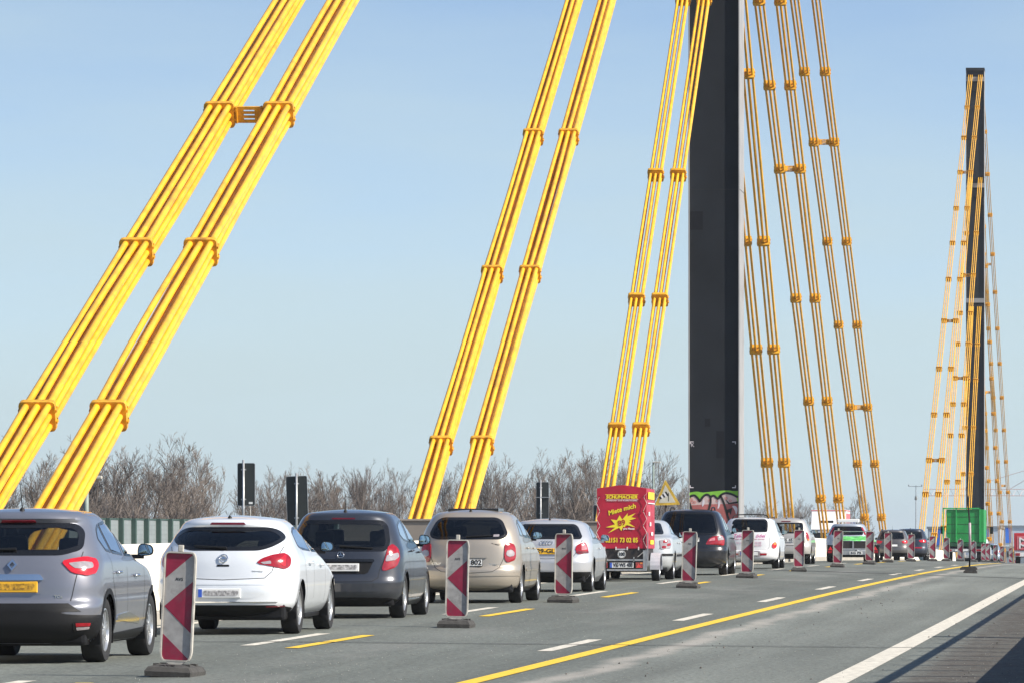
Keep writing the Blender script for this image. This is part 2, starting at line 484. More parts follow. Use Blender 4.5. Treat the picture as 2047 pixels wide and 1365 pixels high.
RD = drange(-20, 320, 4) + drange(330, 1200, 12)
ground = mesh_obj('ground', [(-6000, -1500, -13), (6000, -1500, -13), (6000, 8000, -13), (-6000, 8000, -13)], [(0, 1, 2, 3)], M['grass'])
tag(ground, kind='structure')
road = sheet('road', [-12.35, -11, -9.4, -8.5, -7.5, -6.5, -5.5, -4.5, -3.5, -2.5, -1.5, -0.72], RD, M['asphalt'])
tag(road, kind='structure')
oroad = sheet('opposite_road', [-26.6, -22, -18, -15.95], RD, M['asphalt']); tag(oroad, kind='structure')
med = sheet('median_strip', [-15.95, -14, -12.35], RD, M['median'], .02); tag(med, kind='structure')
verge = sheet('bridge_verge', [-28.2, -26.6], RD, M['kerb'], .12); tag(verge, kind='structure')
# deck body under the carriageways
v = []; f = []
for d in RD:
    v += [(-28.2, d, zr(d) - .55), (0.6, d, zr(d) - .75), (-0.1, d, zr(d) - 2.6), (-27.4, d, zr(d) - 2.6)]
for j in range(len(RD) - 1):
    for i in range(4):
        f.append((j*4+i, j*4+(i+1) % 4, (j+1)*4+(i+1) % 4, (j+1)*4+i))
deck = mesh_obj('bridge_deck', v, f, M['kerb']); tag(deck, kind='structure')
# kerb and walkway on the right, in the railing's shade
KD = drange(-20, 320, 5)
kb = MB()
for a, b_ in zip(KD[:-1], KD[1:]):
    za, zb = zs(-.72, a), zs(-.72, b_)
    kb.add([(-.74, a, za-.3), (.6, a, za-.3), (.6, a, za+.13), (-.70, a, za+.13), (-.74, b_, zb-.3), (.6, b_, zb-.3), (.6, b_, zb+.13), (-.70, b_, zb+.13)],
           [(3, 2, 6, 7), (0, 3, 7, 4), (2, 1, 5, 6)])
walk = kb.build('walkway', M['kerb'], fix=False); tag(walk, kind='structure')

# painted lines, each a sheet on the road
def line(name, x0, x1, d0, d1, mat, lift=.004):
    return sheet(name, [x0, x1], drange(d0, d1, 3), mat, lift, road)
line('edge_line', -2.58, -2.33, 0, 330, M['white_line'])
line('yellow_line', -5.65, -5.47, 0, 260, M['yellow_line'], .006)
for n in range(-2, 14):
    d0 = 60 + 18.0 * n
    line('lane_dash', -6.18, -6.02, d0, d0 + 5.8, M['white_line'])
for n in range(-2, 12):
    d0 = 61.4 + 18.2 * n
    line('lane_dash', -9.53, -9.37, d0, d0 + 5.9, M['white_line'])
    line('yellow_dash', -8.90, -8.75, d0 - 1.0, d0 + 5.2, M['yellow_line'], .006)
line('inner_edge_line', -12.1, -11.9, 0, 320, M['white_line'])
KL = MB()
for a, b_ in zip(KD[:-1], KD[1:]):
    za, zb = zr(a), zr(b_)
    KL.add([(-12.55, a, za+.02), (-12.25, a, za-.1), (-12.25, a, za+.14), (-12.32, a, za+.16), (-12.6, a, za+.16),
            (-12.55, b_, zb+.02), (-12.25, b_, zb-.1), (-12.25, b_, zb+.14), (-12.32, b_, zb+.16), (-12.6, b_, zb+.16)],
           [(1, 2, 7, 6), (2, 3, 8, 7), (3, 4, 9, 8)])
sheet('expansion_joint', [-12.3, -9.4, -5.5, -.75], [153.0, 153.7], M['seam'], .009, road)
sheet('expansion_joint', [-12.3, -9.4, -5.5, -.75], [63.0, 63.12], M['seam'], .009, road)
kerb = KL.build('median_kerb', M['kerb'], fix=False); tag(kerb, kind='structure')

# ---- median barriers in cast lengths
def barrier(name, x, label, d0, d1):
    root = empty(name, (x, d0, zr(d0)), 0, label, 'barrier')
    prof = [(-.27, 0), (.27, 0), (.27, .08), (.15, .30), (.10, .90), (.08, .93), (-.08, .93), (-.10, .90), (-.15, .30), (-.27, .08)]
    me = None
    d = d0
    while d < d1:
        if me is None:
            o = MB().prism(prof, 'y', .012, 5.988).build('barrier_segment', M['concrete'], root)
            me = o.data
        else:
            o = inst('barrier_segment', me, root)
        o.location = (0, d - d0, zr(d) - zr(d0))
        o.rotation_euler = (math.atan2(zr(d + 6) - zr(d), 6), 0, 0)
        d += 6
    return root
barrier('concrete_barrier', -12.75, 'cream concrete barrier along the median beside the queue of cars', 40, 430)
barrier('concrete_barrier', -15.6, 'cream concrete barrier beyond the cables, facing the oncoming lanes', 40, 430)
# ---- steel boxes where the cables enter the deck
def anchor_box(d0, d1, label):
    root = empty('cable_anchor_box', (-14.2, d0, zr(d0)), 0, label, 'anchor box', 'cable anchor boxes in the median')
    zt = zr((d0 + d1) / 2) + 1.22 - zr(d0)
    MB().bbox(-.95, .95, 0, d1 - d0, -.1, zt, .03).build('casing', M['grey_box'], root)
    MB().bbox(-.99, .99, -.03, d1 - d0 + .03, zt, zt + .05, .015).build('lid', M['grey_box'], root)
anchor_box(110, 126, 'grey-brown box under the second cable pair, behind the grey and beige cars')
anchor_box(149, 165, 'grey-brown box left of the red trailer, under the third cable pair')

# ================================================================== PYLONS
def pylon(name, d, top, label, dep=2.4, bars=()):
    root = empty(name, (-14.225, d, zr(d)), 0, label, 'pylon', 'bridge pylons')
    h = top - zr(d)
    w = .89
    MB().box(-w + .035, w - .035, .13, dep, -1.5, h).build('front_panel', M['pylon_dark'], root)
    for sx, m in ((-1, M['pylon_grey']), (1, M['pylon_grey'])):
        MB().box(sx*w - (.035 if sx > 0 else 0), sx*w + (.035 if sx < 0 else 0), 0, dep + .03, -1.5, h + .02).build('side_plate', m, root)
    for z in (12.97, 25.6, 37.9):
        MB().box(-w + .03, w - .03, .124, .14, z, z + .02).build('seam', M['seam'], root)
        MB().box(w - .01, w + .004, .01, dep, z, z + .02).build('seam', M['seam'], root)
    for z in bars:
        zz = z - zr(d)
        MB().box(-w - .01, w + .01, -.12, .13, zz, zz + .42).build('crossbeam', M['pylon_grey'], root)
        MB().box(-w, w, -.05, .13, zz - .9, zz - .004).build('anchor_recess', M['pylon_patch'], root)
    return root
P1 = pylon('bridge_pylon', 198, 44.8, 'dark grey pylon with graffiti at its foot, rising out of the picture')
P2 = pylon('bridge_pylon', 549, 47.0, 'far slender dark pylon whose top shows, behind the green truck', bars=(45.95, 35.7, 24.6))
MB().box(-.9, .9, -.1, 2.5, 47.0 - zr(549), 47.25 - zr(549)).build('cap', M['pylon_dark'], P2)

def flat(name, poly, mat, parent, y, z0=0, x0=0, th=.003):
    """a painted shape: polygon in (x,z), lying on a face that looks down the road"""
    o = MB().prism([(p[0]+x0, p[1]+z0) for p in poly], 'y', y - th, y).build(name, mat, parent)
    return o
# pylon 1 face: local x from pixel, z from pixel
def q(px, py): return ((px - VX) * 198.13 / FPX + 14.225, (VY - py) * 198.13 / FPX - zr(198))
YF = .13
M['g_green'] = plain('spray_green', (.22, .52, .05), .8, var=.2, scale=3)
M['g_pink'] = plain('spray_pink', (.58, .44, .41), .8, var=.15, scale=3)
M['g_red'] = plain('spray_red', (.40, .12, .11), .8, var=.2, scale=3)
M['g_white'] = plain('spray_white', (.66, .62, .66), .8, var=.1)
M['g_ring'] = plain('spray_ring', (.62, .20, .17), .8, var=.1)
def stroke(name, pts, w, mat, parent, y, cyc=False, th=.003):
    """a brush stroke of width w along a polyline of (x,z)"""
    P = [np.array(p, float) for p in pts]; v = []; n = len(P)
    for i in range(n):
        a = P[(i-1) % n] if (cyc or i) else P[i]; b = P[(i+1) % n] if (cyc or i < n-1) else P[i]
        t = b - a; t = t / (np.linalg.norm(t) + 1e-9); nn = np.array((-t[1], t[0])) * w / 2
        v += [(P[i][0]+nn[0], y-th, P[i][1]+nn[1]), (P[i][0]-nn[0], y-th, P[i][1]-nn[1])]
    f = [(2*i, 2*i+1, (2*i+3) % (2*n), (2*i+2) % (2*n)) for i in range(n if cyc else n-1)]
    return mesh_obj(name, v, f, mat, parent)
def smooth(pts, it=2, closed=False):
    for _ in range(it):
        o = [] if closed else [pts[0]]
        for i in range(len(pts) if closed else len(pts) - 1):
            a, b = pts[i], pts[(i+1) % len(pts)]
            o += [(.75*a[0]+.25*b[0], .75*a[1]+.25*b[1]), (.25*a[0]+.75*b[0], .25*a[1]+.75*b[1])]
        if not closed: o.append(pts[-1])
        pts = o
    return pts
GRF = [q(1378, 1070)] + [q(*p) for p in smooth([(1378, 984), (1392, 981), (1404, 984), (1420, 982), (1440, 980), (1456, 979), (1466, 981), (1475.5, 980)])] + [q(1475.5, 1070)]
flat('graffiti_green_ground', GRF, M['g_green'], P1, YF)
for pts in ([(1378, 1000), (1384, 989), (1392, 992), (1399, 1006), (1404, 995), (1412, 989), (1420, 993), (1419, 1008), (1412, 1024), (1403, 1040), (1390, 1040), (1380, 1020)],
            [(1420, 1000), (1425, 990), (1436, 996), (1440, 988), (1450, 986), (1466, 990), (1475.5, 996), (1475.5, 1060), (1450, 1060), (1440, 1040), (1425, 1040), (1408, 1040), (1416, 1015)]):
    flat('graffiti_letter', [q(*p) for p in smooth(pts, 2, True)], M['g_pink'], P1, YF - .004)
flat('graffiti_red_fill', [q(*p) for p in ((1381, 1009), (1416, 1007), (1475.4, 1006), (1475.4, 1062), (1404, 1062), (1392, 1034))], M['g_red'], P1, YF - .008)
for pts in ([(1378, 992), (1388, 988), (1396, 996), (1399, 1003), (1404, 993), (1413, 986), (1421, 992), (1420, 1010), (1408, 1040)],
            [(1421, 992), (1427, 989), (1432, 994), (1436, 997), (1440, 989), (1449, 984), (1462, 986), (1475, 993)],
            [(1440, 989), (1447, 1003), (1452, 1022), (1459, 1045)], [(1378, 1004), (1384, 1022), (1392, 1040)]):
    stroke('graffiti_outline', [q(*p) for p in smooth(pts)], .075, M['ink'], P1, YF - .012)
flat('graffiti_arrow', [q(*p) for p in ((1453, 1018), (1464, 1014), (1461, 1029), (1458, 1023), (1453, 1026))], M['ink'], P1, YF - .012)
flat('graffiti_mark', [q(*p) for p in ((1450, 997), (1458, 1004), (1475, 1001), (1475, 1005), (1456, 1007))], M['ink'], P1, YF - .012)
for pts in ([(1404, 1000), (1408, 996), (1409, 1006), (1403, 1014)], [(1433, 996), (1440, 1000), (1439, 1012), (1434, 1018), (1436, 1006)], [(1462, 1010), (1471, 1010), (1475, 1016), (1472, 1030), (1469, 1018)]):
    flat('graffiti_highlight', [q(*p) for p in smooth(pts, 2, True)], M['g_white'], P1, YF - .012)
for cx, cy, r in ((1382, 998, 2.6), (1389, 1003, 2.2), (1397, 999, 2), (1419, 999, 2.2), (1434, 1000, 1.8), (1452, 995, 2.2), (1460, 1000, 2), (1384, 1003, 2.5)):
    stroke('graffiti_ring', [q(cx + r*math.cos(k*.5236), cy + r*math.sin(k*.5236)) for k in range(12)], .022, M['g_ring'], P1, YF - .012, True)
# overpainted patches, corner marks and the letter on the shaft
for a, b_, c_, d_ in ((1409, 836, 1420, 852), (1432, 861, 1448, 915), (1380, 423, 1405, 460)):
    flat('overpaint_patch', [q(a, b_), q(c_, b_), q(c_, d_), q(a, d_)], M['pylon_patch'], P1, YF)
for cx, cy, sx, sy in ((1379, 881.5, 1, 1), (1471, 881.5, -1, 1), (1379, 974.5, 1, -1), (1471, 974.5, -1, -1)):
    a, b_ = q(cx, cy); k = 1.4 / 57.4 * 1.0
    flat('corner_mark', [(a, b_), (a + sx*.13, b_), (a + sx*.13, b_ - sy*.028), (a + sx*.028, b_ - sy*.028), (a + sx*.028, b_ - sy*.09), (a, b_ - sy*.09)], M['g_white'], P1, YF)
kx, kz = q(1384.5, 889)
text('K', .20, M['g_white'], P1, (kx, YF - .002, kz), bold=-.002)

# ================================================================== STAY CABLES
CX = -14.2
def plate_mesh():
    """one clamp: a thick rounded plate the strands pass through, in the frame (lateral, normal, along)"""
    P = round_poly([(-.245, -.21), (.245, -.21), (.245, .21), (-.245, .21)], .06, 3)
    mb = MB().prism(P, 'z', -.06, .06)
    for sx in (-1, 1):
        for yy in (-.10, .06):
            mb.box(sx*.245 - .012, sx*.245 + .022 * (1 if sx > 0 else 0) + (.012 if sx < 0 else 0) - (.022 if sx < 0 else 0), yy, yy + .035, -.05, .05)
            mb.box(sx*.235 - .02, sx*.235 + .02, yy - .01, yy + .05, -.09, -.075)
    return mb
CLAMP = plate_mesh().build('clamp', M['clamp']).data
bpy.data.objects.remove(bpy.data.objects['clamp'])
def link_mesh():
    mb = MB()
    W, H = .475, .27       # a plate with three slots, made of its frame and bars
    mb.box(-W/2, -.09, -H/2, H/2, -.02, .02); mb.box(.09, W/2, -H/2, H/2, -.02, .02)
    for y0, y1 in ((-H/2, -.085), (-.055, -.016), (.014, .053), (.083, H/2)):
        mb.box(-.09, .09, y0, y1, -.02, .02)
    for sx in (-1, 1):
        mb.box(sx*.2 - .012, sx*.2 + .012, -H/2, H/2, -.06, .06)
    return mb
LINK = link_mesh().build('link_plate', M['clamp']).data
bpy.data.objects.remove(bpy.data.objects['link_plate'])
def cable(name, d0, z0, d1, z1, clamps, links, label, rows=3, each=True, w=.96, pitch=.152, rad=.049, wv=.022):
    root = empty(name, (CX, d0, z0), 0, label, 'stay cable', 'stay cables')
    dy, dz = d1 - d0, z1 - z0
    Lg = math.hypot(dy, dz); u = Vector((0, dy / Lg, dz / Lg))
    if u.z < 0: up = Vector((0, -u.z, u.y)) * 1.0
    else: up = Vector((0, -u.z, u.y))
    sg = 1 if d1 > d0 else -1
    up = Vector((0, -u.z * 1, u.y)) if u.y > 0 else Vector((0, u.z, -u.y))
    cl = sorted((c - d0) / dy for c in clamps)
    nodes = [0.0] + [c for c in cl if 0 < c < 1] + [1.0]
    for s in (-1, 1):
        bun = MB()
        for i in (-1, 0, 1):
            for j in range(rows):
                jj = j - (rows - 1) / 2
                off = Vector((s * w / 2 + i * pitch, 0, 0)) + up * (jj * .138)
                pts = []
                for a, b_ in zip(nodes[:-1], nodes[1:]):
                    wob = [random.uniform(-wv, wv) for _ in range(2)] if each else (0, 0)
                    K = 6 if each else 1
                    for k in range(K):
                        t = a + (b_ - a) * k / K
                        e = math.sin(math.pi * k / K)
                        pts.append(u * (Lg * t) + off + Vector((wob[0] * e, 0, 0)) + up * (wob[1] * e))
                pts.append(u * Lg + off)
                if each: MB().tube(pts, rad, 10).build('strand', M['cable'], root, smooth=True, angle=60, fix=False)
                else: bun.tube(pts, .039, 6)
        if not each: bun.build('strand_bundle', M['cable'], root, smooth=True, angle=70, fix=False)
        for c in cl:
            p = u * (Lg * c) + Vector((s * w / 2, 0, 0))
            o = inst('clamp', CLAMP, root, p)
            o.rotation_euler = Matrix((Vector((1, 0, 0)), up, Vector((1, 0, 0)).cross(up))).transposed().to_euler()
    for c in links:
        p = u * (Lg * (c - d0) / dy)
        o = inst('link_plate', LINK, root, p)
        o.rotation_euler = Matrix((Vector((1, 0, 0)), up, Vector((1, 0, 0)).cross(up))).transposed().to_euler()
    return root
def ln(a, b, k): return a + k * b
cable('stay_cable', 69.0, 1.93 + .34 * (69.0 - 77), 198.1, 1.93 + .34 * (198.1 - 77), [77, 84.7, 92.5, 101.5, 110, 119, 128, 137, 146, 155, 164, 173, 182, 191], [92.5, 128, 164],
      'nearest yellow cable pair, slanting up from behind the grey crossover at the far left')
cable('stay_cable', 116.0, 2.42 + .42 * (116 - 122.2), 198.1, 2.42 + .42 * (198.1 - 122.2), [122.2, 132.1, 141.3, 154, 162, 170, 179, 188], [170],
      'yellow cable pair rising behind the beige minivan in the middle of the picture', w=.88)
cable('stay_cable', 157.0, 3.7 + .6 * (157 - 163.6), 198.1, 3.7 + .6 * (198.1 - 163.6), [163.6, 170.3, 177.3, 188.2, 194], [],
      'yellow cable pair rising behind the red trailer, just left of the dark pylon', rows=2, pitch=.155, rad=.044, wv=.008, w=.70)
cable('stay_cable', 330.0, 19.75 - .328 * (330 - 270.5), 200.2, 19.75 + .328 * (270.5 - 200.2), [323.6, 314.8, 306, 294, 282.8, 270.5, 262.4, 252, 240, 228, 216], [270.5, 306, 240],
      'orange-yellow cable pair furthest right of the three leaning against the near pylon', rows=2, pitch=.168, rad=.042, wv=.006)
cable('stay_cable', 281.5, 22.4 - .418 * (281.5 - 228.9), 200.2, 22.4 + .418 * (228.9 - 200.2), [275.6, 265, 254.7, 242.8, 235.7, 228.9, 219, 209], [242.8],
      'middle orange-yellow cable pair right of the near pylon, coming down at the oncoming truck', w=.86, rows=2, pitch=.168, rad=.042, wv=.006)
cable('stay_cable', 238.5, 12.2 - .624 * (238.5 - 219.4), 200.2, 12.2 + .624 * (219.4 - 200.2), [232.7, 225.7, 219.4, 210.3, 204.5], [],
      'orange-yellow cable pair closest to the right side of the near pylon', w=.70, rows=2, pitch=.168, rad=.042, wv=.006)
def more(a, b, st): return drange(a, b, st)
cable('stay_cable', 408.5, 4.79 + .335 * (408.5 - 423.8), 549.1, 46.5, [414.5, 423.8, 431.8, 443, 454.9, 468, 480, 491, 502, 514, 526, 537], [431.8, 468, 514],
      'pale far cable pair left of the distant pylon, furthest from it', each=False, rows=2, pitch=.165)
cable('stay_cable', 459.0, 6.43 + .412 * (459 - 475), 549.1, 36.6, [465.5, 475, 485, 492, 498, 506, 513.5, 523, 534], [498, 523],
      'pale far cable pair left of the distant pylon, middle one of three', w=.92, each=False, rows=2, pitch=.165)
cable('stay_cable', 505.0, 7.7 + .55 * (505 - 519), 549.1, 24.2, [509, 519, 527, 535.5, 542], [],
      'far cable pair running up the face of the distant pylon from the green truck', w=.74, each=False, rows=2, pitch=.165)
cable('stay_cable', 712.0, -1.4, 551.5, 46.7, more(566, 704, 12.5), [603.5, 678.5],
      'thin far cable pair at the right edge of the picture, right of the distant pylon', each=False, rows=2, pitch=.165)
cable('stay_cable', 646.0, -.9, 551.5, 36.9, more(562, 640, 9.5), [600],
      'thin far cable pair right of the distant pylon, middle one of three', w=.92, each=False, rows=2, pitch=.165)
cable('stay_cable', 595.0, -.9, 551.5, 24.3, more(559, 590, 7.7), [],
      'short thin far cable pair hugging the right side of the distant pylon', w=.74, each=False, rows=2, pitch=.165)

# ================================================================== RAILING on the right, outside the picture: its shade lies on the hard strip
rl = empty('bridge_railing', (-.35, 30, zs(-.35, 30)), 0, 'steel bridge railing along the right edge whose shade falls on the road', 'railing')
def rloc(d, h): return (0, d - 30, zs(-.35, d) + h - zs(-.35, 30))
for a in drange(30, 190, 4)[:-1]:
    p0, p1 = rloc(a, 0), rloc(a + 4, 0)
    MB().add([(-.02, p0[1], p0[2]), (.02, p0[1], p0[2]), (.02, p0[1], p0[2]+.66), (-.02, p0[1], p0[2]+.66), (-.02, p1[1], p1[2]), (.02, p1[1], p1[2]), (.02, p1[1], p1[2]+.66), (-.02, p1[1], p1[2]+.66)],
             [(0, 1, 2, 3), (7, 6, 5, 4), (0, 4, 5, 1), (2, 6, 7, 3), (0, 3, 7, 4), (1, 5, 6, 2)]).build('infill_panel', M['steel'], rl)
MB().tube([rloc(a, 1.27) for a in drange(30, 190, 4)], .04, 8).build('handrail', M['steel'], rl)
for a in drange(30.5, 190, 2.2):
    p = rloc(a, 0)
    MB().box(-.03, .03, p[1]-.07, p[1]+.07, p[2], p[2]+1.40).build('post', M['steel'], rl)
for a in (69.6, 89.5, 109, 129, 149):
    p = rloc(a, 0)
    MB().box(-.05, .05, p[1]-.2, p[1]+.2, p[2], p[2]+1.5).build('wide_post', M['steel'], rl)

# ================================================================== CARS
def pchip(xs, ys):
    xs = np.array(xs, float); ys = np.array(ys, float)
    h = np.diff(xs); dl = np.diff(ys) / h
    m = np.zeros(len(xs))
    for i in range(1, len(xs)-1):
        if dl[i-1] * dl[i] > 0:
            w1, w2 = 2*h[i] + h[i-1], h[i] + 2*h[i-1]
            m[i] = (w1 + w2) / (w1 / dl[i-1] + w2 / dl[i])
    m[0], m[-1] = dl[0], dl[-1]
    def f(x):
        i = int(np.clip(np.searchsorted(xs, x) - 1, 0, len(xs)-2))
        t = (x - xs[i]) / h[i]
        return ((1+2*t)*(1-t)**2*ys[i] + t*(1-t)**2*h[i]*m[i] + t*t*(3-2*t)*ys[i+1] + t*t*(t-1)*h[i]*m[i+1])
    return f
KS = [1, .96, .90, .82, .72, .6, .46, .3, .14, .03]
class Shell:
    """a car body as a stack of plan outlines; a = arc length from the middle of the tail (minus = left side)"""
    def __init__(s, rows, zt, cr=.5, nr=2.9, cf=.8, nf=2.5):
        s.rows = rows; s.zt = zt; s.cr, s.nr, s.cf, s.nf = cr, nr, cf, nf
        z = [r[0] for r in rows]
        s.ze, s.We, s.Re, s.Fe = rows[-1][0], rows[-1][1], rows[-1][2], rows[-1][3]
        s.fW, s.fR, s.fF = (pchip(z, [r[k] for r in rows]) for k in (1, 2, 3))
        s.cache = {}
    def prm(s, z):
        if z <= s.ze: return s.fW(z), s.fR(z), s.fF(z)
        k = math.sqrt(max(0, (s.zt - z) / (s.zt - s.ze)))
        mid = s.Re + (s.Fe - s.Re) * .42
        return s.We * (.02 + .98 * k), mid + (s.Re - mid) * k, mid + (s.Fe - mid) * k
    def levels(s, st):
        n = int((s.ze - s.rows[0][0]) / st)
        zl = [s.rows[0][0] + (s.ze - s.rows[0][0]) * i / n for i in range(n + 1)]
        return zl + [s.zt - (s.zt - s.ze) * k * k for k in KS[1:]]
    def outline(s, z):
        key = round(z * 2000)
        if key in s.cache: return s.cache[key]
        W, Rr, Fr = s.prm(z)
        c = min(s.cr, (Fr - Rr) * .45); cf = min(s.cf, (Fr - Rr) * .45)
        th = np.linspace(0, math.pi/2, 48)
        sx, cx = np.sin(th), np.cos(th); cx[-1] = 0
        xr, yr = W * sx**(2/s.nr), Rr + c - c * cx**(2/s.nr)
        sx2, cx2 = np.sin(th[::-1]), np.cos(th[::-1]); cx2[0] = 0
        xf, yf = W * sx2**(2/s.nf), Fr - cf + cf * cx2**(2/s.nf)
        ysd = np.linspace(yr[-1], yf[0], 40)[1:-1]
        x = np.concatenate([xr, np.full(len(ysd), W), xf]); y = np.concatenate([yr, ysd, yf])
        a = np.concatenate([[0], np.cumsum(np.hypot(np.diff(x), np.diff(y)))])
        slope = np.gradient(yr, xr + np.linspace(0, 1e-6, 48))
        i45 = int(np.argmax(slope > 1.0)); r = (x, y, a, a[i45], a[47], a[47 + len(ysd) + 1])
        s.cache[key] = r
        return r
    def xy(s, a, z):
        x, y, A, *_ = s.outline(z)
        return np.interp(abs(a), A, x) * (1 if a >= 0 else -1), np.interp(abs(a), A, y)
    def a_x(s, X, z):
        x, y, A, *_ = s.outline(z)
        return float(np.interp(abs(X), x[:48], A[:48])) * (1 if X >= 0 else -1)
    def a_y(s, Y, z, sg=1):
        x, y, A, *_ = s.outline(z)
        return sg * float(np.interp(Y, y, A))
    def a_w(s, u, z, sg=1): return sg * (s.outline(z)[3] + u)
    def pt(s, a, z, off=0.0):
        e = .012
        x, y = s.xy(a, z)
        p = Vector((x, y, z))
        if off == 0: return p
        x1, y1 = s.xy(a + e, z); x0, y0 = s.xy(a - e, z)
        ta = Vector((x1 - x0, y1 - y0, 0))
        za, zb = min(z + .01, s.zt - .001), max(z - .01, s.rows[0][0])
        xu, yu = s.xy(a, za); xd, yd = s.xy(a, zb)
        tz = Vector((xu - xd, yu - yd, za - zb))
        n = ta.cross(tz)
        if n.length < 1e-9: return p
        return p + n.normalized() * off
    # ---- polygons given as ('r',pts) tail (x,z) / ('s',pts,side) flank (y,z) / ('w',pts,side) about the tail corner (u,z)
    def conv(s, kind, pts, sg=1):
        if kind == 'r':
            o = []
            for x, z in pts:
                a = s.a_x(x * sg, z)
                if z < s.clamp[1]:
                    lim = s.a_y(s.clamp[0], z); a = max(-lim, min(lim, a))
                o.append((a, z))
            return o
        if kind == 's': return [(s.a_y(y, z, sg), z) for y, z in pts]
        return [(s.a_w(u, z, sg), z) for u, z in pts]
    def patch(s, poly, off, nz=10, nc=10, skirt=True, sink=-.012):
        zs_ = [p[1] for p in poly]; z0, z1 = min(zs_), max(zs_)
        v, f = [], []
        rows = []
        for k in range(nz + 1):
            z = z0 + (z1 - z0) * (.004 + .992 * k / nz)
            xs = []
            for i in range(len(poly)):
                a, b = poly[i], poly[(i+1) % len(poly)]
                if (a[1] > z) != (b[1] > z): xs.append(a[0] + (b[0]-a[0]) * (z-a[1]) / (b[1]-a[1]))
            if len(xs) < 2: continue
            rows.append((z, min(xs), max(xs)))
        for z, l, r in rows:
            for c in range(nc + 1): v.append(s.pt(l + (r - l) * c / nc, z, off))
        n = nc + 1; m = len(rows)
        for j in range(m - 1):
            for c in range(nc): f.append((j*n+c, j*n+c+1, (j+1)*n+c+1, (j+1)*n+c))
        if skirt:
            loop = [c for c in range(n)] + [j*n+nc for j in range(1, m)] + [(m-1)*n+c for c in range(nc-1, -1, -1)] + [j*n for j in range(m-2, 0, -1)]
            az = [(rows[i // n][1] + (rows[i // n][2]-rows[i // n][1]) * (i % n) / nc, rows[i // n][0]) for i in loop]
            b0 = len(v)
            v += [s.pt(a, z, sink) for a, z in az]
            K = len(loop)
            for i in range(K): f.append((loop[i], b0 + i, b0 + (i+1) % K, loop[(i+1) % K]))
        return v, f
    def ring(s, outer, inner, off, sink=-.012):
        n = len(outer); v = [s.pt(a, z, off) for a, z in outer] + [s.pt(a, z, off) for a, z in inner] + [s.pt(a, z, sink) for a, z in outer]
        f = []
        for i in range(n):
            j = (i + 1) % n
            f += [(i, j, n + j, n + i), (i, 2*n + i, 2*n + j, j)]
        return v, f
    def ribbon(s, pts, w, off):
        """thin strip along a polyline of (a,z)"""
        P = [s.pt(a, z, off) for a, z in pts]; v, f = [], []
        for i, p in enumerate(P):
            t = (P[min(i+1, len(P)-1)] - P[max(i-1, 0)]).normalized()
            a, z = pts[i]
            nn = (s.pt(a, z, .02) - s.pt(a, z, 0)).normalized()
            q_ = t.cross(nn) * (w / 2)
            v += [p + q_, p - q_]
        for i in range(len(P) - 1): f.append((2*i, 2*i+1, 2*i+3, 2*i+2))
        return v, f

def wheel_meshes(r, w, style, n=10):
    """tyre and rim meshes, axle along x, outer face towards +x"""
    h = w / 2; ri = r * .66
    ty = MB().lathe([(ri, -h*.75), (r*.8, -h), (r*.95, -h*.96), (r, -h*.72), (r, h*.72), (r*.95, h*.96), (r*.8, h), (ri, h*.8), (ri, -h*.75)], 'x', 36)
    to = ty.build('tyre', M['tyre'], smooth=True, angle=50)
    rm = MB().lathe([(ri*1.02, h*.86), (ri*.96, h*.88), (ri*.90, h*.66), (ri*.88, -h*.6)], 'x', 32)
    hub = [(ri*.30, h*.70), (ri*.26, h*.84), (ri*.05, h*.88), (.001, h*.88)]
    rm.lathe(hub, 'x', 16)
    for k in range(n):
        w0 = 2 * math.pi * k / n
        ww = ri * (.17 if style == 'spoke' else .20)
        vs = []
        for rr, wd, xo in ((ri*.2, ww*1.1, h*.84), (ri*.55, ww*.8, h*.80), (ri*.93, ww * (1.0 if style == 'spoke' else 1.5), h*.74)):
            for sg in (-1, 1):
                for dx in (0, -.03):
                    y, z = rr, sg * wd / 2
                    vs.append((xo + dx, y*math.cos(w0) - z*math.sin(w0), y*math.sin(w0) + z*math.cos(w0)))
        fs = []
        for j in (0, 4):
            a = j
            fs += [(a, a+4, a+6, a+2), (a+1, a+3, a+7, a+5), (a, a+1, a+5, a+4), (a+2, a+6, a+7, a+3)]
        rm.add(vs, fs)
    ro = rm.build('rim', M['rim'], smooth=True, angle=40)
    bk = MB().lathe([(.001, -h*.2), (ri*.9, -h*.2)], 'x', 24).build('brake_disc', M['inside'], fix=False)
    out_ = (to.data, ro.data, bk.data)
    for o in (to, ro, bk): bpy.data.objects.remove(o)
    return out_

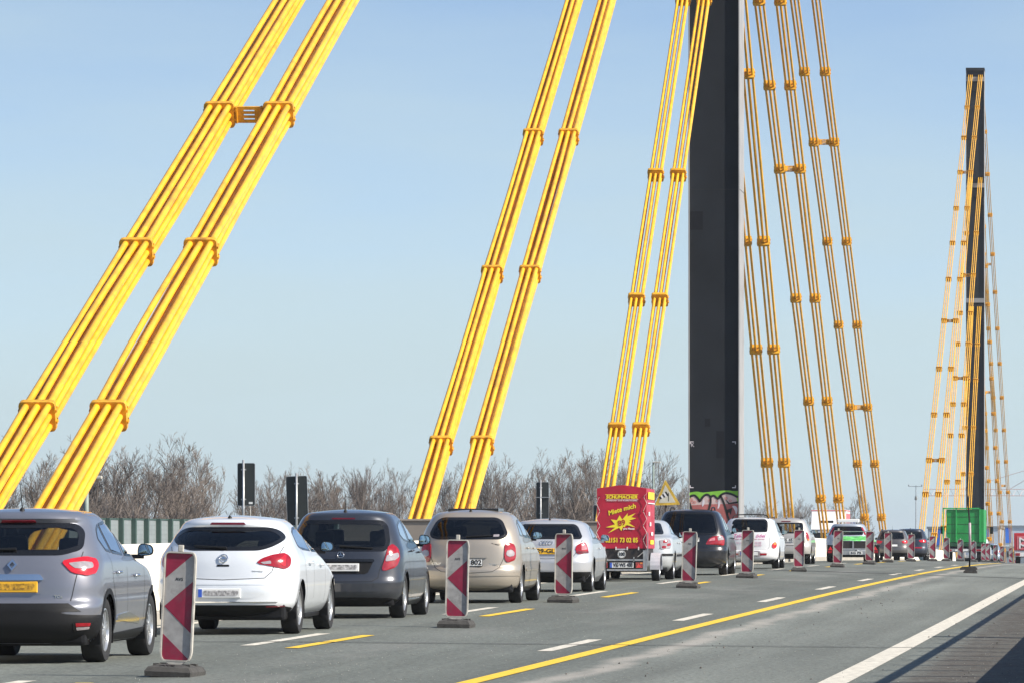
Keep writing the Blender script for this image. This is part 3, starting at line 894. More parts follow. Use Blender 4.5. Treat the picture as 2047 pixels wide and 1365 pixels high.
def car(name, label, cat, X, d, cfg, group='cars queuing in the open lane', face=1):
    """face=1: tail towards the camera; -1: oncoming"""
    g = cfg.get
    if g('wscale'): cfg['rows'] = [(r[0], r[1]*cfg['wscale'], r[2], r[3]) for r in cfg['rows']]
    sh = Shell(cfg['rows'], cfg['top'], g('cr', .5), g('nr', 2.9), g('cf', .8), g('nf', 2.5))
    body_m = cfg['paint']; res = g('res', 1.0)
    root = empty(name, (X, d, zr(d)), 0 if face > 0 else math.pi, label, cat, group)
    slope = math.atan2(zr(d + 4) - zr(d), 4)
    root.rotation_euler = (slope if face > 0 else -slope, 0, 0 if face > 0 else math.pi)
    wb0, wb1 = cfg['axles']; rt = cfg['tyre']; ra = rt + g('arch', .045)
    sh.clamp = (wb0 - ra - .015, rt + ra + .02)
    # ---------------- windows
    gl = cfg.get('glass', M['glass'])
    wins = []          # (part name, outer polygon (metric), kind, side, frit, material)
    if 'rear_window' in cfg:
        wins.append(('rear_window', round_poly(cfg['rear_window'], g('rw_round', .06)), 'r', 1, g('frit', .045), g('rear_glass', gl)))
    for sw in cfg.get('side_windows', ()):
        for sg in (1, -1): wins.append(('side_window', round_poly(sw, .035), 's', sg, .026, g('side_glass', M['side_glass'])))
    zlo = [p for p in cfg['windscreen']]
    cuts = []
    holes_ws = zlo
    def win_polys(pl, kind, sg, frit):
        if sg < 0 and kind != 'r': pass
        outer = dense_poly(pl, .06); inner = inset_poly(outer, frit)
        return sh.conv(kind, outer, sg), sh.conv(kind, inner, sg)
    for nme, pl, kind, sg, frit, mt in wins:
        o_, i_ = win_polys(pl, kind, sg, frit)
        cuts.append(o_)
        fr_ = root
        v, f = sh.ring(o_, i_, .0035)
        ww = mesh_obj(nme, *sh.patch(sh.conv(kind, dense_poly(inset_poly(dense_poly(pl, .06), frit * .9), .06), sg), .002, 8, 10, skirt=False), mt, root, smooth=True)
        mesh_obj('window_trim', v, f, M['black_gloss'], ww, smooth=True, angle=40)
    # windscreen: polygon in (x,z) on the front face
    def a_front(x, z):
        xx, yy, A, *_ = sh.outline(z)
        return (A[-1] - float(np.interp(abs(x), xx[::-1][:40], (A[-1] - A)[::-1][:40]))) * (1 if x >= 0 else -1)
    z0w, z1w, w0w, w1w = zlo
    def ws_inside(a, z, x, y, W, Rr, Fr):
        if not (z0w < z < z1w): return False
        t = (z - z0w) / (z1w - z0w)
        return abs(x) < w0w + (w1w - w0w) * t and y > (Rr + Fr) / 2
    # ---------------- body grid
    lv = sh.levels(.024 / res)
    Nr, Ns, Nf = int(26 * res), int(88 * res), int(18 * res)
    verts, az = [], []
    half = Nr + Ns + Nf + 1
    arches = (wb0, wb1)
    inside_flag = []
    for z in lv:
        x, y, A, _, aR, aF = sh.outline(z)
        aa = np.concatenate([np.linspace(0, aR, Nr + 1)[:-1], np.linspace(aR, aF, Ns + 1)[:-1], np.linspace(aF, A[-1], Nf + 1)])
        px_, py_ = np.interp(aa, A, x), np.interp(aa, A, y)
        ring_ = []
        for k in range(half): ring_.append((aa[k], px_[k], py_[k]))
        for k in range(half - 2, 0, -1): ring_.append((-aa[k], -px_[k], py_[k]))
        for a_, X_, Y_ in ring_:
            zz = z; fl = False
            W = sh.prm(z)[0]
            if abs(X_) > .55 * W and z < 1.0:
                for c in arches:
                    rr = math.hypot(Y_ - c, z - rt)
                    if rr < ra:
                        if rr > ra - .036 / res and z > rt - .2:
                            k = ra / max(rr, 1e-4)
                            Y_ = c + (Y_ - c) * k; zz = rt + (z - rt) * k
                        else: fl = True
            verts.append((X_, Y_, zz)); az.append((a_, z)); inside_flag.append(fl)
    n = 2 * (half - 1)
    faces, lin = [], []
    boxes = [(min(p[0] for p in c), max(p[0] for p in c), min(p[1] for p in c), max(p[1] for p in c), c) for c in cuts]
    cutflag = [False] * len(verts)
    for i, (a_, z) in enumerate(az):
        for l, r, b0, t0, c in boxes:
            if l <= a_ <= r and b0 <= z <= t0 and in_poly(a_, z, c): cutflag[i] = True; break
        if not cutflag[i] and z > z0w:
            W, Rr, Fr = sh.prm(z)
            if ws_inside(a_, z, verts[i][0], verts[i][1], W, Rr, Fr): cutflag[i] = True
    for j in range(len(lv) - 1):
        for k in range(n):
            fc = (j*n + k, j*n + (k+1) % n, (j+1)*n + (k+1) % n, (j+1)*n + k)
            if any(inside_flag[i] for i in fc): continue
            if all(cutflag[i] for i in fc): continue
            faces.append(fc)
            if lv[j] > .62: lin.append(fc)
    top = (len(lv) - 1) * n
    faces.append(tuple(top + k for k in range(n)))
    body = mesh_obj('body', verts, faces, body_m, root, smooth=True, angle=g('sharp', 38))
    ym = (cfg['rows'][-1][2] + cfg['rows'][-1][3]) / 2
    mesh_obj('headlining', [(v[0] * .955, ym + (v[1] - ym) * .975, v[2] - .022) for v in verts], lin, M['inside'], root, smooth=True)
    # windscreen glass
    v, f = [], []
    for k in range(7):
        z = z0w + (z1w - z0w) * k / 6; t = k / 6; wd = w0w + (w1w - w0w) * t + .02
        for c in range(11):
            a = a_front(wd * (c / 5 - 1), z); v.append(sh.pt(a if c != 5 else sh.outline(z)[2][-1], z, 0.003))
    for k in range(6):
        for c in range(10): f.append((k*11+c, k*11+c+1, (k+1)*11+c+1, (k+1)*11+c))
    mesh_obj('windscreen', v, f, g('screen_glass', M['glass']), root, smooth=True)
    # ---------------- underside, wheel housings, cabin
    W0 = sh.prm(.5)[0]; L = max(r[3] for r in cfg['rows'])
    ub = MB().bbox(-W0 + .12, W0 - .12, .22, L - .3, g('under', .17), .5, .04)
    ub.build('underbody', M['black'], root)
    for c in arches:
        for sg in (1, -1):
            v, f = [], []
            for i in range(15):
                t = math.pi * (-.12 + 1.24 * i / 14)
                for xx in (W0 - .02, W0 - .34): v.append((sg * xx, c + ra * 1.01 * math.cos(t), rt + ra * 1.01 * math.sin(t)))
            for i in range(14): f.append((2*i, 2*i+1, 2*i+3, 2*i+2))
            k0 = len(v); v.append((sg * (W0 - .34), c, rt))
            for i in range(14): f.append((2*i+1, k0, 2*i+3))
            mesh_obj('wheel_housing', v, f, M['black'], root)
            # lip along the arch edge
            pts = []
            lw = g('lip', .012)
            for i in range(25):
                t = math.pi * (-.10 + 1.20 * i / 24)
                zz = rt + (ra + lw * .3) * math.sin(t); yy = c + (ra + lw * .3) * math.cos(t)
                if zz < sh.rows[0][0] + .01: continue
                pts.append((sh.a_y(yy, zz, sg), zz))
            v, f = sh.ribbon(pts, lw * 2, .006)
            mesh_obj('arch_lip', v, f, g('lip_mat', body_m), root, smooth=True)
    zt = sh.zt
    sy0 = L * .33
    if face > 0 or True:
        for sx in (-1, 1):
            for yy, hh in ((g('seat_y', (1.15, 2.1))[0], -.0), (g('seat_y', (1.15, 2.1))[1], .02)):
                st = MB().bbox(sx*.37 - .23, sx*.37 + .23, yy, yy + .14, .45, zt - .52 + hh, .06).build('seat', M['seat'], root, smooth=True, angle=50)
                MB().bbox(sx*.37 - .13, sx*.37 + .13, yy + .02, yy + .12, zt - .50 + hh, zt - .29 + hh, .045).build('headrest', M['seat'], st, smooth=True, angle=50)
    MB().bbox(-W0 + .12, W0 - .12, L * .60, L * .72, .6, g('dash', .98), .06).build('dashboard', M['inside'], root, smooth=True, angle=50)
    # ---------------- wheels
    key = (rt, g('tyre_w', .2), g('wheel', 'spoke'), g('spokes', 10))
    if key not in WHEELS: WHEELS[key] = wheel_meshes(*key)
    tm, rm_, bm_ = WHEELS[key]
    for c in arches:
        for sg in (1, -1):
            o = inst('wheel', bm_, root, (sg * (W0 - .02 - g('tyre_w', .2) / 2), c, rt), (0, 0, 0 if sg > 0 else math.pi))
            inst('tyre', tm, o); inst('rim', rm_, o, rot=(random.uniform(0, 6), 0, 0))
    # ---------------- add-on patches: (name, kind, pts, side list, offset, material, round)
    objs = {}
    for it in cfg.get('patches', ()):
        nme, kind, pts, sides, off, mt, rd = it[:7]
        for sg in sides:
            P_ = sh.conv(kind, dense_poly(round_poly(pts, rd), .05), sg)
            sink = it[8] if len(it) > 8 else -.012
            o = mesh_obj(nme, *sh.patch(P_, off, 10, max(10, int((max(q_[0] for q_ in P_) - min(q_[0] for q_ in P_)) / .035)), sink=sink), mt, objs.get((it[7], sg), root) if len(it) > 7 and it[7] else root, smooth=True, angle=45)
            objs[(nme, sg)] = o
    for nme, kind, pts, sides, w, mt in cfg.get('ribbons', ()):
        for sg in sides:
            dp = []
            for i in range(len(pts) - 1):
                for k in range(6): dp.append((pts[i][0] + (pts[i+1][0]-pts[i][0]) * k / 6, pts[i][1] + (pts[i+1][1]-pts[i][1]) * k / 6))
            dp.append(pts[-1])
            mesh_obj(nme, *sh.ribbon(sh.conv(kind, dp, sg), w, .0025), mt, root)
    # ---------------- mirrors
    if 'mirror' in cfg:
        my, mz, mm = cfg['mirror']
        Wm = sh.prm(mz)[0]
        for sg in (1, -1):
            mo = MB()
            mw, mh, md = g('mirror_size', (.165, .135, .11))
            P_ = round_poly([(-mw/2, -mh/2), (mw/2, -mh/2 + .02), (mw/2 - .01, mh/2 - .02), (-mw/2 + .02, mh/2)], .05, 4)
            nn = len(P_)
            vs_ = [(p[0], 0, p[1]) for p in P_] + [(p[0]*1.04, .03, p[1]*1.04) for p in P_] + [(p[0]*.9, md*.8, p[1]*.86) for p in P_] + [(p[0]*.5, md, p[1]*.5) for p in P_]
            fs_ = [(r*nn+i, r*nn+(i+1) % nn, (r+1)*nn+(i+1) % nn, (r+1)*nn+i) for r in range(3) for i in range(nn)] + [tuple(3*nn+i for i in range(nn))]
            mo.add([(sg*a, b, c) for a, b, c in vs_], fs_)
            mo.box(min(-sg*(mw/2 + .13), -sg*(mw/2 - .06)), max(-sg*(mw/2 + .13), -sg*(mw/2 - .06)), .03, .08, -mh/2 - .02, -mh/2 + .022)
            mob = mo.build('mirror', mm, root, smooth=True, angle=50, loc=(sg * (Wm + mw/2 - .015), my, mz + .07))
            mesh_obj('mirror_glass', [(sg*p[0]*.9, .006 + (.012 * p[1]), p[1]*.88) for p in P_], [tuple(range(nn)) if sg < 0 else tuple(range(nn))[::-1]], M['mirror'], mob)
    # ---------------- licence plate
    if 'plate' in cfg:
        pc = cfg['plate']; x0, z0 = pc['at']; pw, ph = pc.get('size', (.50, .108))
        a = sh.a_x(x0, z0)
        p = sh.pt(a, z0, .012); 
        tilt = math.atan2(sh.prm(z0 + .05)[1] - sh.prm(z0 - .05)[1], .1)
        plo = MB().bbox(-pw/2, pw/2, -.006, .03, -ph/2, ph/2, .005).build('licence_plate', M['ink'] if pc.get('rim', True) else pc['mat'], root, loc=p, rot=(-tilt, 0, 0))
        MB().box(-pw/2 + .006, pw/2 - .006, -.010, -.004, -ph/2 + .006, ph/2 - .006).build('plate_face', pc['mat'], plo)
        xl = -pw/2 + .008
        if pc.get('blue'):
            MB().box(xl, xl + .045, -.013, -.0095, -ph/2 + .007, ph/2 - .007).build('plate_band', M['plate_blue'], plo)
        if pc.get('text'):
            tx0 = -pw/2 + (.06 if pc.get('blue') else .025); tx1 = pw/2 - .02
            if 'span' in pc: tx0, tx1 = pc['span']
            text(pc['text'], ph * .98, M['ink'], plo, ((tx0 + tx1)/2, -.0125, 0), width=tx1 - tx0, bold=.003)
        if pc.get('smudge'):
            P_ = round_poly([(xl + .06, -ph*.30), (pw/2 - .03, -ph*.30), (pw/2 - .02, ph*.30), (xl + .055, ph*.30)], .03, 4)
            MB().prism(P_, 'y', -.0125, -.0095).build('blurred_mark', pc['smudge'], plo)
    # ---------------- small things
    if 'wiper' in cfg:
        x0, z0, x1, z1 = cfg['wiper']
        pts = [sh.pt(sh.a_x(x0 + (x1-x0)*k/5, z0), z0 + (z1-z0)*k/5, .022) for k in range(6)]
        wp = MB().tube(pts, [.016, .013, .011, .010, .009, .007], 6)
        wp.build('wiper', M['black'], root)
    if 'antenna' in cfg:
        ax, ay, ln_, back = cfg['antenna']
        zt_ = None
        zz = sh.zt
        for z in np.linspace(sh.ze, sh.zt, 60):
            W, Rr, Fr = sh.prm(z)
            if Rr <= ay: zz = z
        o = MB().lathe([(.028, 0), (.022, .02), (.012, .035), (.001, .036)], 'z', 10).build('antenna', M['black'], root, loc=(ax, ay, zz - .006))
        MB().tube([(0, 0, .03), (0, -back, ln_)], [.006, .003], 6).build('rod', M['black'], o)
    for hy, hz in cfg.get('handles', ()):
        for sg in (1, -1):
            a = sh.a_y(hy, hz, sg); a2 = sh.a_y(hy + .19, hz + .005, sg)
            pts = [sh.pt(a + (a2-a)*k/5, hz + .005*k/5, (.012, .032, .038, .038, .032, .012)[k]) for k in range(6)]
            MB().tube(pts, .013, 6).build('door_handle', g('handle_mat', body_m), root, smooth=True)
    if 'rails' in cfg:
        rx, ry0, ry1, rh, rmat = cfg['rails']
        for sg in (1, -1):
            pts = []
            for k in range(9):
                t = k / 8; y = ry0 + (ry1 - ry0) * t
                zz = sh.ze
                for z in np.linspace(sh.ze - .1, sh.zt, 80):
                    W, Rr, Fr = sh.prm(z)
                    if W >= rx and Rr <= y <= Fr: zz = z
                pts.append((sg * rx, y, zz + rh * min(1, 5 * min(t, 1 - t)) - .005))
            MB().tube(pts, .017, 8).build('roof_rail', rmat, root, smooth=True)
    return root, sh
WHEELS = {}
def rowset(base, s=1.0): return base

def emblem_ring(parent, sh, x, z, r, mat, th=.012, off=.008):
    p = sh.pt(sh.a_x(x, z), z, off)
    tilt = math.atan2(sh.prm(z + .04)[1] - sh.prm(z - .04)[1], .08)
    mb = MB()
    n = 24
    for k in range(n):
        pass
    mb.tube([(r*math.cos(2*math.pi*k/n), 0, r*math.sin(2*math.pi*k/n)) for k in range(n + 1)], th / 2, 6, cap=False)
    return mb.build('emblem', mat, parent, smooth=True, loc=p, rot=(-tilt, 0, 0))
def emblem_poly(parent, sh, x, z, polys, mat, off=.006, th=.008):
    p = sh.pt(sh.a_x(x, z), z, off)
    tilt = math.atan2(sh.prm(z + .04)[1] - sh.prm(z - .04)[1], .08)
    mb = MB()
    for pl in polys: mb.prism(pl, 'y', -th, .004)
    return mb.build('emblem', mat, parent, loc=p, rot=(-tilt, 0, 0))

BOTH, ONE = (1, -1), (1,)
def seam_set(hatch, doors, extra=()):
    o = [('seam', 'r', hatch, BOTH, .008, M['seam'])]
    for dline in doors: o.append(('seam', 's', dline, BOTH, .008, M['seam']))
    return o + list(extra)

# ---------------------------------------------------------------- 1 grey crossover
P_SILVER = paint('silver_grey_paint', (.20, .207, .238), .5, .32)
c1 = dict(wscale=.93, paint=P_SILVER, top=1.487, cr=.52, nr=2.7, res=1.15, axles=(.80, 3.30), tyre=.312, arch=.055, lip=.028, lip_mat=M['black'],
  rows=[(.19,.74,.20,3.72),(.27,.82,.06,3.85),(.40,.85,.0,3.93),(.54,.862,.0,3.95),(.585,.864,.035,3.95),(.62,.862,.062,3.94),(.75,.864,.075,3.88),(.88,.858,.105,3.62),(.97,.845,.15,3.05),(1.03,.815,.19,2.85),(1.12,.775,.25,2.62),(1.25,.715,.36,2.35),(1.345,.675,.445,2.12),(1.385,.655,.415,2.02),(1.42,.62,.43,1.92),(1.45,.565,.49,1.82)],
  rear_window=[(-.63,1.09),(-.45,1.035),(.45,1.035),(.63,1.09),(.61,1.27),(.52,1.345),(-.52,1.345),(-.61,1.27)], frit=.05,
  side_windows=([(.80,1.19),(.93,1.29),(1.10,1.34),(1.22,1.05),(.98,1.07)], [(1.14,1.34),(1.78,1.385),(1.78,1.02),(1.26,1.045)], [(1.86,1.385),(2.15,1.345),(2.62,1.09),(2.70,1.0),(1.86,1.015)]),
  windscreen=(1.06,1.37,.66,.52), mirror=(2.60,1.0,M['black']), plate=dict(at=(0,.735), mat=M['plate_yellow'], smudge=M['plate_smudge_y'], rim=False, size=(.5,.105)),
  wiper=(.02,1.085,-.42,1.075), antenna=(0,.62,.26,.10), handles=((1.20,.86),(2.18,.82)), spokes=8, wheel='spoke', tyre_w=.21, handle_mat=M['chrome'],
  patches=[('lower_bumper','r',[(-.865,.20),(.865,.20),(.865,.47),(.64,.50),(.55,.578),(-.55,.578),(-.64,.50),(-.865,.47)],ONE,.006,M['black'],.03),
    ('tail_light','w',[(-.27,.975),(-.20,.995),(.0,1.02),(.11,1.01),(.15,.94),(.09,.855),(-.02,.84),(-.17,.868)],BOTH,.014,M['red_lens_lit'],.04),
    ('lens','w',[(-.21,.958),(-.05,.972),(.05,.965),(.06,.915),(-.02,.90),(-.14,.905)],BOTH,.019,M['clear_lens'],.03,'tail_light',.008),
    ('chrome_bar','r',[(-.31,.795),(.31,.795),(.27,.85),(-.27,.85)],ONE,.030,M['chrome'],.02),
    ('plate_recess','r',[(-.30,.665),(.30,.665),(.33,.80),(-.33,.80)],ONE,.004,P_SILVER,.02),
    ('brake_light','r',[(-.17,1.352),(.17,1.352),(.16,1.372),(-.16,1.372)],ONE,.012,M['dark_red'],.006),
    ('reflector_housing','w',[(-.12,.31),(.06,.33),(.10,.40),(-.14,.40)],BOTH,.010,M['black_gloss'],.02),
    ('reflector','w',[(-.10,.358),(.05,.362),(.06,.392),(-.11,.392)],BOTH,.014,M['red_lens'],.006,'reflector_housing',.006),
    ('fog_lens','w',[(-.09,.325),(.04,.335),(.05,.356),(-.10,.352)],BOTH,.014,M['clear_lens'],.006,'reflector_housing',.006),
    ('sill_trim','s',[(1.2,.20),(2.9,.20),(2.9,.30),(1.2,.27)],BOTH,.006,M['black'],.02),
    ('door_blade','s',[(1.25,.40),(2.55,.34),(2.5,.40),(1.9,.47),(1.28,.45)],BOTH,.010,M['chrome'],.03)],
  ribbons=seam_set([(.63,1.07),(.60,.84),(.555,.60)], [[(1.82,1.0),(1.83,.34)],[(2.78,1.0),(2.80,.36)],[(1.0,1.05),(1.05,.78),(1.22,.55),(1.25,.36)]]))
k1, s1 = car('parked_car'.replace('parked_car', 'crossover_car'), 'silver-grey crossover car with yellow plate cut by the left edge of the picture', 'car', -10.60, 54.2, c1)
emblem_poly(k1, s1, 0, .935, [[(0,.062),(.048,0),(.026,0),(0,.034)],[(.048,0),(0,-.062),(0,-.034),(.026,0)],[(0,-.062),(-.048,0),(-.026,0),(0,-.034)],[(-.048,0),(0,.062),(0,.034),(-.026,0)]], M['chrome'], .012, .014)
p = s1.pt(s1.a_x(.44, .64), .64, .004)
text('TCe', .045, M['chrome'], k1, p, (R(90), 0, R(14)), bold=.001)

# ---------------------------------------------------------------- 2 white hatchback
P_WHITE = paint('white_paint', (.66, .69, .72), .12, .3)
c2 = dict(wscale=.955, paint=P_WHITE, top=1.397, cr=.58, nr=2.5, res=1.1, axles=(.80, 3.42), tyre=.305, arch=.045,
  rows=[(.20,.70,.25,4.0),(.28,.79,.08,4.1),(.37,.84,.0,4.18),(.50,.862,.0,4.2),(.60,.866,.02,4.16),(.65,.866,.055,4.08),(.72,.866,.075,3.9),(.85,.862,.115,3.3),(.93,.84,.155,2.95),(.985,.81,.19,2.8),(1.06,.765,.255,2.6),(1.16,.715,.365,2.35),(1.25,.665,.475,2.12),(1.285,.64,.46,2.02),(1.32,.605,.47,1.92),(1.35,.555,.52,1.85)],
  rear_window=[(-.42,.985),(.42,.985),(.57,1.04),(.675,1.125),(.59,1.22),(.47,1.262),(-.47,1.262),(-.59,1.22),(-.675,1.125),(-.57,1.04)], rw_round=.08, rear_glass=M['glass_dark'],
  side_windows=([(.98,1.02),(1.02,1.20),(1.25,1.255),(1.75,1.28),(1.75,.965),(1.2,.985)], [(1.83,1.28),(2.15,1.25),(2.68,1.02),(2.75,.945),(1.83,.96)]),
  windscreen=(1.0,1.27,.66,.52), mirror=(2.62,.95,M['black']), plate=dict(at=(-.03,.49), mat=M['plate_white'], blue=True, smudge=M['plate_smudge'], rim=False),
  wiper=(.03,1.005,-.36,1.03), antenna=(0,.62,.05,.02), handles=((1.35,.83),(2.25,.80)), spokes=10, wheel='cap',
  patches=[('lower_bumper','r',[(-.83,.205),(.83,.205),(.80,.31),(.62,.35),(-.62,.35),(-.80,.31)],ONE,.006,M['black'],.05),
    ('tail_light','w',[(-.36,.835),(-.30,.89),(-.12,.945),(.03,.955),(.10,.90),(.08,.80),(.0,.765),(-.12,.79),(-.22,.81)],BOTH,.012,M['red_lens'],.035),
    ('lens','w',[(-.31,.845),(-.19,.865),(-.18,.83),(-.27,.825)],BOTH,.016,M['clear_lens'],.01,'tail_light',.006),
    ('lens_band','w',[(-.10,.86),(.0,.93),(.03,.93),(.0,.86),(.01,.80),(-.03,.80)],BOTH,.016,M['red_lens_lit'],.02,'tail_light',.006),
    ('chrome_strip','r',[(-.62,.378),(.62,.378),(.63,.392),(-.63,.392)],ONE,.010,M['chrome'],.004),
    ('plate_recess','r',[(-.36,.425),(.36,.425),(.52,.50),(.46,.575),(-.46,.575),(-.52,.50)],ONE,.003,P_WHITE,.05),
    ('brake_light','r',[(-.21,1.288),(.21,1.288),(.19,1.312),(-.19,1.312)],ONE,.010,M['dark_red'],.008),
    ('hatch_grip','r',[(-.075,.80),(.075,.80),(.07,.822),(-.07,.822)],ONE,.004,M['black'],.008),
    ('reflector','r',[(.50,.325),(.70,.33),(.70,.342),(.50,.338)],BOTH,.012,M['dark_red'],.004),
    ('bumper_crease','r',[(-.5,.585),(.5,.585),(.53,.60),(-.53,.60)],ONE,.004,P_WHITE,.006)],
  ribbons=seam_set([(.66,1.03),(.60,.88),(.56,.74),(.48,.665),(.0,.645)], [[(1.79,.95),(1.80,.34)],[(2.72,.93),(2.75,.36)],[(1.05,1.0),(1.10,.78),(1.22,.52),(1.25,.36)]]))
k2, s2 = car('hatchback_car', 'white hatchback with a wide eye-shaped rear window behind the first beacon', 'car', -10.53, 66.5, c2)
emblem_ring(k2, s2, 0, .89, .05, M['chrome'], .016, .014)
emblem_poly(k2, s2, 0, .89, [[(-.065,.0),(.02,.014),(.015,.002),(.065,0),(-.02,-.014),(-.015,-.002)]], M['chrome'], .012, .010)
p = s2.pt(s2.a_x(.40, .745), .745, .004)
text('Innovation', .03, M['chrome'], k2, p, (R(90), 0, R(12)))

# ---------------------------------------------------------------- 3 dark grey compact van
P_GREY = paint('graphite_paint', (.042, .046, .057), .45, .30)
c3 = dict(wscale=.955, paint=P_GREY, top=1.468, cr=.5, nr=2.8, axles=(.72, 3.12), tyre=.30, arch=.045,
  rows=[(.16,.72,.22,3.5),(.26,.80,.05,3.65),(.36,.833,.0,3.72),(.5,.846,.0,3.75),(.545,.847,.025,3.74),(.62,.847,.045,3.71),(.80,.842,.07,3.45),(.90,.827,.10,3.05),(1.0,.79,.15,2.8),(1.15,.735,.24,2.5),(1.28,.68,.335,2.2),(1.345,.645,.36,2.05),(1.385,.608,.37,1.95),(1.42,.56,.42,1.85)],
  rear_window=[(-.60,.905),(.60,.905),(.64,1.02),(.585,1.25),(.51,1.325),(-.51,1.325),(-.585,1.25),(-.64,1.02)], frit=.055,
  side_windows=([(.72,1.12),(.85,1.27),(1.30,1.33),(1.36,1.02),(.95,1.05)], [(1.43,1.33),(2.05,1.31),(2.60,1.06),(2.66,.98),(1.49,1.015)]),
  windscreen=(1.03,1.33,.64,.52), mirror=(2.45,.98,M['black']), mirror_size=(.17,.15,.11), plate=dict(at=(0,.69), mat=M['plate_white'], smudge=M['plate_smudge'], rim=False),
  wiper=(-.02,.965,.42,.94), antenna=(0,.55,.24,.02), handles=((1.25,.90),(2.05,.88)), spokes=9, wheel='cap',
  patches=[('lower_bumper','r',[(-.83,.165),(.83,.165),(.80,.24),(.62,.285),(-.62,.285),(-.80,.24)],ONE,.006,M['black'],.03),
    ('tail_light','w',[(-.07,.985),(.02,1.005),(.10,.93),(.10,.80),(.03,.70),(-.08,.65),(-.20,.645),(-.17,.74),(-.12,.88)],BOTH,.012,M['red_lens'],.035),
    ('lens','w',[(-.115,.855),(.07,.885),(.08,.83),(-.02,.775),(-.145,.77)],BOTH,.016,M['clear_lens'],.02,'tail_light',.006),
    ('plate_recess','r',[(-.42,.60),(.36,.60),(.44,.78),(-.44,.78)],ONE,.004,M['black'],.04),
    ('grip_bar','r',[(-.45,.765),(.45,.765),(.44,.80),(-.44,.80)],ONE,.020,M['black_gloss'],.012),
    ('brake_light','r',[(-.16,1.335),(.16,1.335),(.15,1.355),(-.15,1.355)],ONE,.010,M['dark_red'],.006),
    ('bumper_crease','r',[(-.4,.375),(.44,.375),(.50,.36),(.46,.395),(-.46,.395),(-.5,.36)],ONE,.006,P_GREY,.01),
    ('side_sill','s',[(1.08,.18),(2.75,.18),(2.75,.25),(1.08,.25)],BOTH,.008,P_GREY,.02)],
  ribbons=seam_set([(.62,.90),(.52,.66),(.50,.55),(.42,.50),(0,.497)], [[(1.40,1.0),(1.42,.30)],[(2.62,.96),(2.64,.32)],[(.98,1.04),(1.02,.78),(1.10,.55),(1.14,.34)]]))
k3, s3 = car('compact_car', 'dark graphite compact car between the white hatchback and the beige minivan', 'car', -10.51, 76.4, c3)
emblem_ring(k3, s3, 0, .855, .042, M['chrome'], .010, .012)
emblem_poly(k3, s3, 0, .855, [[(math.sin(t)*.04, math.cos(t)*.04), (math.sin(t+.9)*.008, math.cos(t+.9)*.008), (math.sin(t-.9)*.008, math.cos(t-.9)*.008)] for t in (0, 2.094, 4.189)], M['chrome'], .012, .008)

# ---------------------------------------------------------------- 4 beige minivan
P_BEIGE = paint('beige_paint', (.40, .35, .285), .45, .36)
c4 = dict(wscale=.97, paint=P_BEIGE, top=1.478, cr=.55, nr=2.5, axles=(.75, 3.30), tyre=.30, arch=.04,
  rows=[(.2,.72,.2,3.8),(.265,.80,.03,3.95),(.4,.832,.0,4.05),(.53,.842,.005,4.1),(.58,.842,.045,4.08),(.75,.84,.06,3.9),(.9,.83,.085,3.3),(1.0,.80,.125,3.0),(1.15,.75,.20,2.65),(1.3,.68,.33,2.25),(1.36,.645,.395,2.05),(1.40,.60,.44,1.95),(1.43,.535,.52,1.85)],
  rear_window=[(-.59,1.035),(-.5,1.005),(.5,1.005),(.59,1.035),(.615,1.10),(.52,1.30),(.42,1.352),(-.42,1.352),(-.52,1.30),(-.615,1.10)], rw_round=.09, rear_glass=M['glass_dark'],
  side_windows=([(.78,1.06),(.95,1.25),(1.12,1.30),(1.20,1.04)], [(1.20,1.31),(1.85,1.345),(1.85,1.02),(1.28,1.035)], [(1.92,1.345),(2.2,1.315),(2.75,1.07),(2.82,1.0),(1.92,1.015)]),
  windscreen=(1.05,1.34,.64,.50), mirror=(2.60,.99,M['black']), plate=dict(at=(0,.64), mat=M['plate_white'], text='1802', span=(.02,.225), rim=True),
  wiper=(-.02,1.04,.40,1.06), antenna=(0,.62,.16,-.02), handles=((1.35,.86),(2.3,.85)), spokes=9, wheel='cap',
  patches=[('tail_light','w',[(-.14,.93),(-.08,.962),(.01,.95),(.06,.88),(.06,.71),(.0,.65),(-.13,.643),(-.16,.75)],BOTH,.014,M['red_lens'],.035),
    ('lens','w',[(-.115,.83),(-.03,.845),(.03,.80),(.02,.745),(-.08,.73),(-.13,.76)],BOTH,.019,M['clear_lens'],.03,'tail_light',.008),
    ('plate_recess','r',[(-.32,.575),(.32,.575),(.36,.70),(-.36,.70)],ONE,.003,P_BEIGE,.05),
    ('grip_bar','r',[(-.33,.715),(.33,.715),(.30,.765),(-.30,.765)],ONE,.026,P_BEIGE,.025),
    ('bumper_strip','r',[(-.80,.43),(.80,.43),(.80,.455),(-.80,.455)],ONE,.010,P_BEIGE,.006),
    ('sticker','r',[(.40,1.045),(.49,1.05),(.49,1.085),(.40,1.08)],ONE,.006,M['clear_lens'],.006),
    ('fuel_flap','s',[(.62,.60),(.80,.60),(.80,.70),(.62,.70)],ONE,.004,P_BEIGE,.03),
    ('door_moulding','s',[(1.15,.50),(2.75,.50),(2.75,.56),(1.15,.56)],BOTH,.012,P_BEIGE,.01)],
  ribbons=seam_set([(.60,1.0),(.62,.94),(.565,.70),(.50,.56),(.40,.50),(0,.474)], [[(1.88,1.0),(1.9,.30)],[(2.8,1.0),(2.82,.32)],[(1.15,1.03),(1.15,.78),(1.2,.5),(1.2,.32)]]))
k4, s4 = car('minivan_car', 'beige minivan with a dark rounded rear window behind the second beacon', 'car', -10.30, 89.3, c4)
MB().bbox(-.40, .40, .95, 1.75, 1.445, 1.492, .012).build('sunroof', M['black_gloss'], k4)
text('CITROEN', .055, M['chrome'], k4, s4.pt(s4.a_x(-.46, .62), .62, .004), (R(90), 0, R(-9)), width=.19)
